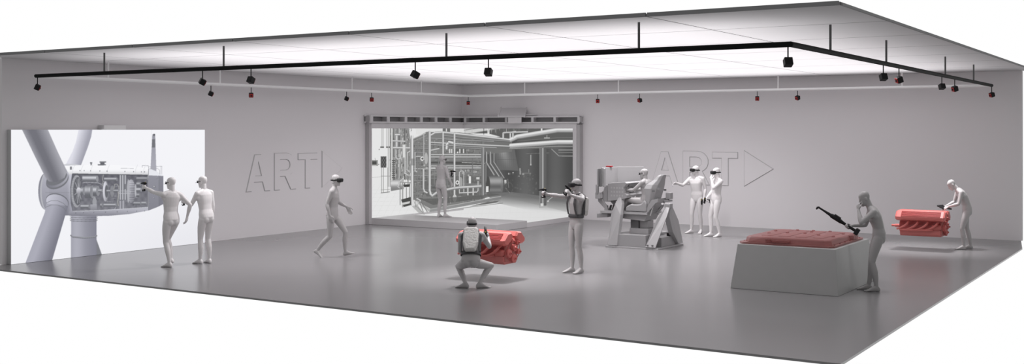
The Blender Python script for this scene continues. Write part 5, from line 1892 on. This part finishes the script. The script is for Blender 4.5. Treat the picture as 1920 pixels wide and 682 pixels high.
monitor((8.42, -5.66), (8.42, -6.36), 1.38, 1.82, 'm')
monitor((8.97, -5.28), (8.43, -5.62), 1.38, 1.825, 'm')
monitor((8.40, -6.38), (8.72, -6.86), 1.39, 1.82, 'm')
for k, (x, y, m) in enumerate(((8.60, -6.87, 'sim_dk'), (8.54, -6.82, 'sim_lt'), (8.66, -6.90, 'sim_dk'))):
    sb(x - 0.018, y, 1.40, x + 0.018, y + 0.03, 1.81, 'monitor_fin', m, bevel=0.004)
sb(8.36, -6.10, 1.10, 8.42, -5.98, 1.40, 'monitor_stand', 'sim')
sb(8.30, -6.46, 1.20, 8.36, -6.40, 1.42, 'monitor_stand', 'sim')
rd = sb(8.36, -6.06, 1.825, 8.50, -5.96, 1.852, 'warning_lamp', 'red', bevel=0.004)
rd['label'] = 'red lamp bar on top of the screens'
# bucket seat
ST = MB()
cush = [(9.04, 0.84), (9.06, 0.94), (9.14, 0.985), (9.40, 1.00), (9.53, 0.94), (9.56, 0.84)]
for yy in (0,):
    ST.prism([(x - OX, z) for x, z in cush], 'y', -6.36 - OY, -5.88 - OY)
seat = ST.obj('seat_cushion', M['seat'], S_, bevel=0.03, seg=3)
for y0, y1 in ((-6.44, -6.34), (-5.90, -5.80)):
    plate([(9.06, 0.83), (9.07, 0.93), (9.20, 0.995), (9.36, 0.99), (9.46, 1.01), (9.54, 1.10), (9.60, 1.02), (9.58, 0.83)], y0, y1, 'seat_bolster', 'seat', bevel=0.025)
bk = MB()


def brow(x, z, w, dpt):
    """one level of the backrest shell: wings reach forward at the sides"""
    return [(x - OX - dpt, -6.12 - OY - w, z), (x - OX, -6.12 - OY - w * 0.72, z), (x - OX, -6.12 - OY + w * 0.72, z), (x - OX - dpt, -6.12 - OY + w, z),
            (x - OX - dpt * 0.3 + 0.04, -6.12 - OY + w * 1.02, z), (x - OX + 0.08, -6.12 - OY + w * 0.7, z), (x - OX + 0.08, -6.12 - OY - w * 0.7, z), (x - OX - dpt * 0.3 + 0.04, -6.12 - OY - w * 1.02, z)]


bk.loft([brow(9.58, 0.88, 0.25, 0.05), brow(9.63, 1.05, 0.27, 0.10), brow(9.68, 1.22, 0.29, 0.13), brow(9.72, 1.36, 0.30, 0.20), brow(9.75, 1.45, 0.27, 0.19), brow(9.79, 1.56, 0.18, 0.08), brow(9.82, 1.64, 0.145, 0.05), brow(9.84, 1.675, 0.11, 0.02)])
back = bk.obj('backrest', M['seat'], S_, bevel=0.018, seg=3)
for y in (-6.44, -5.80):
    sb(9.735, y - 0.006 if y < -6 else y, 1.29, 9.80, y + 0.01, 1.33, 'belt_slot', 'sim_dk', back, bevel=0)
plate([(9.52, 0.82), (9.60, 0.80), (9.80, 1.03), (9.86, 1.06), (9.86, 1.14), (9.70, 1.10)], -6.40, -5.84, 'seat_frame', 'sim')
for y in (-6.34, -5.90):
    MB().tube([sh((9.64, y, 0.74)), sh((9.70, y, 0.92)), sh((9.76, y, 1.04))], 0.022, 10).obj('gas_strut', M['chrome'], S_, smooth=True)
plate([(9.66, 1.03), (9.96, 1.05), (9.96, 1.09), (9.66, 1.09)], -6.05, -5.80, 'rear_arm', 'sim')
sb(9.88, -6.02, 1.11, 10.0, -5.86, 1.26, 'rear_box', 'sim', bevel=0.012)
MB().cyl(sh((9.92, -5.94, 1.07)), sh((9.92, -5.94, 1.13)), 0.02).obj('box_post', M['sim_dk'], S_)
MB().tube([sh((9.92, -6.28, 1.02)), sh((9.90, -6.2, 0.98)), sh((9.84, -6.16, 0.92)), sh((9.72, -6.12, 0.80))], 0.028, 10).obj('actuator', M['sim_lt'], S_, smooth=True)
sb(9.98, -6.32, 0.93, 10.13, -6.16, 1.03, 'leg_joint', 'sim', bevel=0.015)

# ------------------------------------------------------------------ light
W = bpy.data.worlds.new('World')
SC.world = W
W.use_nodes = True
nt = W.node_tree
bg = nt.nodes['Background']
tc = nt.nodes.new('ShaderNodeTexCoord')
dt = nt.nodes.new('ShaderNodeVectorMath')
dt.operation = 'DOT_PRODUCT'
dt.inputs[1].default_value = (-sT, cT, 0.0)
mr = nt.nodes.new('ShaderNodeMapRange')
mr.interpolation_type = 'SMOOTHSTEP'
mr.inputs['From Min'].default_value = 0.25
mr.inputs['From Max'].default_value = 0.6
mr.inputs['To Min'].default_value = 0.30
mr.inputs['To Max'].default_value = 1.0
nt.links.new(tc.outputs['Generated'], dt.inputs[0])
nt.links.new(dt.outputs['Value'], mr.inputs['Value'])
nt.links.new(mr.outputs['Result'], bg.inputs['Color'])
bg.inputs['Strength'].default_value = 1.0


def spot(name, loc, target, power, size=60, blend=0.6, rad=0.25):
    l = bpy.data.lights.new(name, 'SPOT')
    l.energy = power
    l.spot_size = math.radians(size)
    l.spot_blend = blend
    l.shadow_soft_size = rad
    l.color = (1, 0.97, 0.99)
    o = bpy.data.objects.new(name, l)
    COL.objects.link(o)
    o.location = loc
    o.rotation_euler = (V(target) - V(loc)).to_track_quat('-Z', 'Y').to_euler()
    return o


for x, y, pw, cone, rad in ((9.54, -12.36, 800, 66, 0.2), (14.9, -3.25, 780, 60, 0.2), (10.0, -8.6, 300, 150, 0.2), (4.3, -12.6, 330, 150, 0.2), (9.3, -6.2, 400, 150, 0.16),
                            (15.6, -10.3, 110, 120, 0.2), (3.6, -6.5, 260, 150, 0.3), (8.9, -3.4, 300, 150, 0.2), (10.4, -10.9, 140, 120, 0.2)):
    spot('added_spot', (x, y, 4.06), (x, y, 0), pw, cone, 1.0, rad)  # unseen lamps added for floor shadows and extra brightness
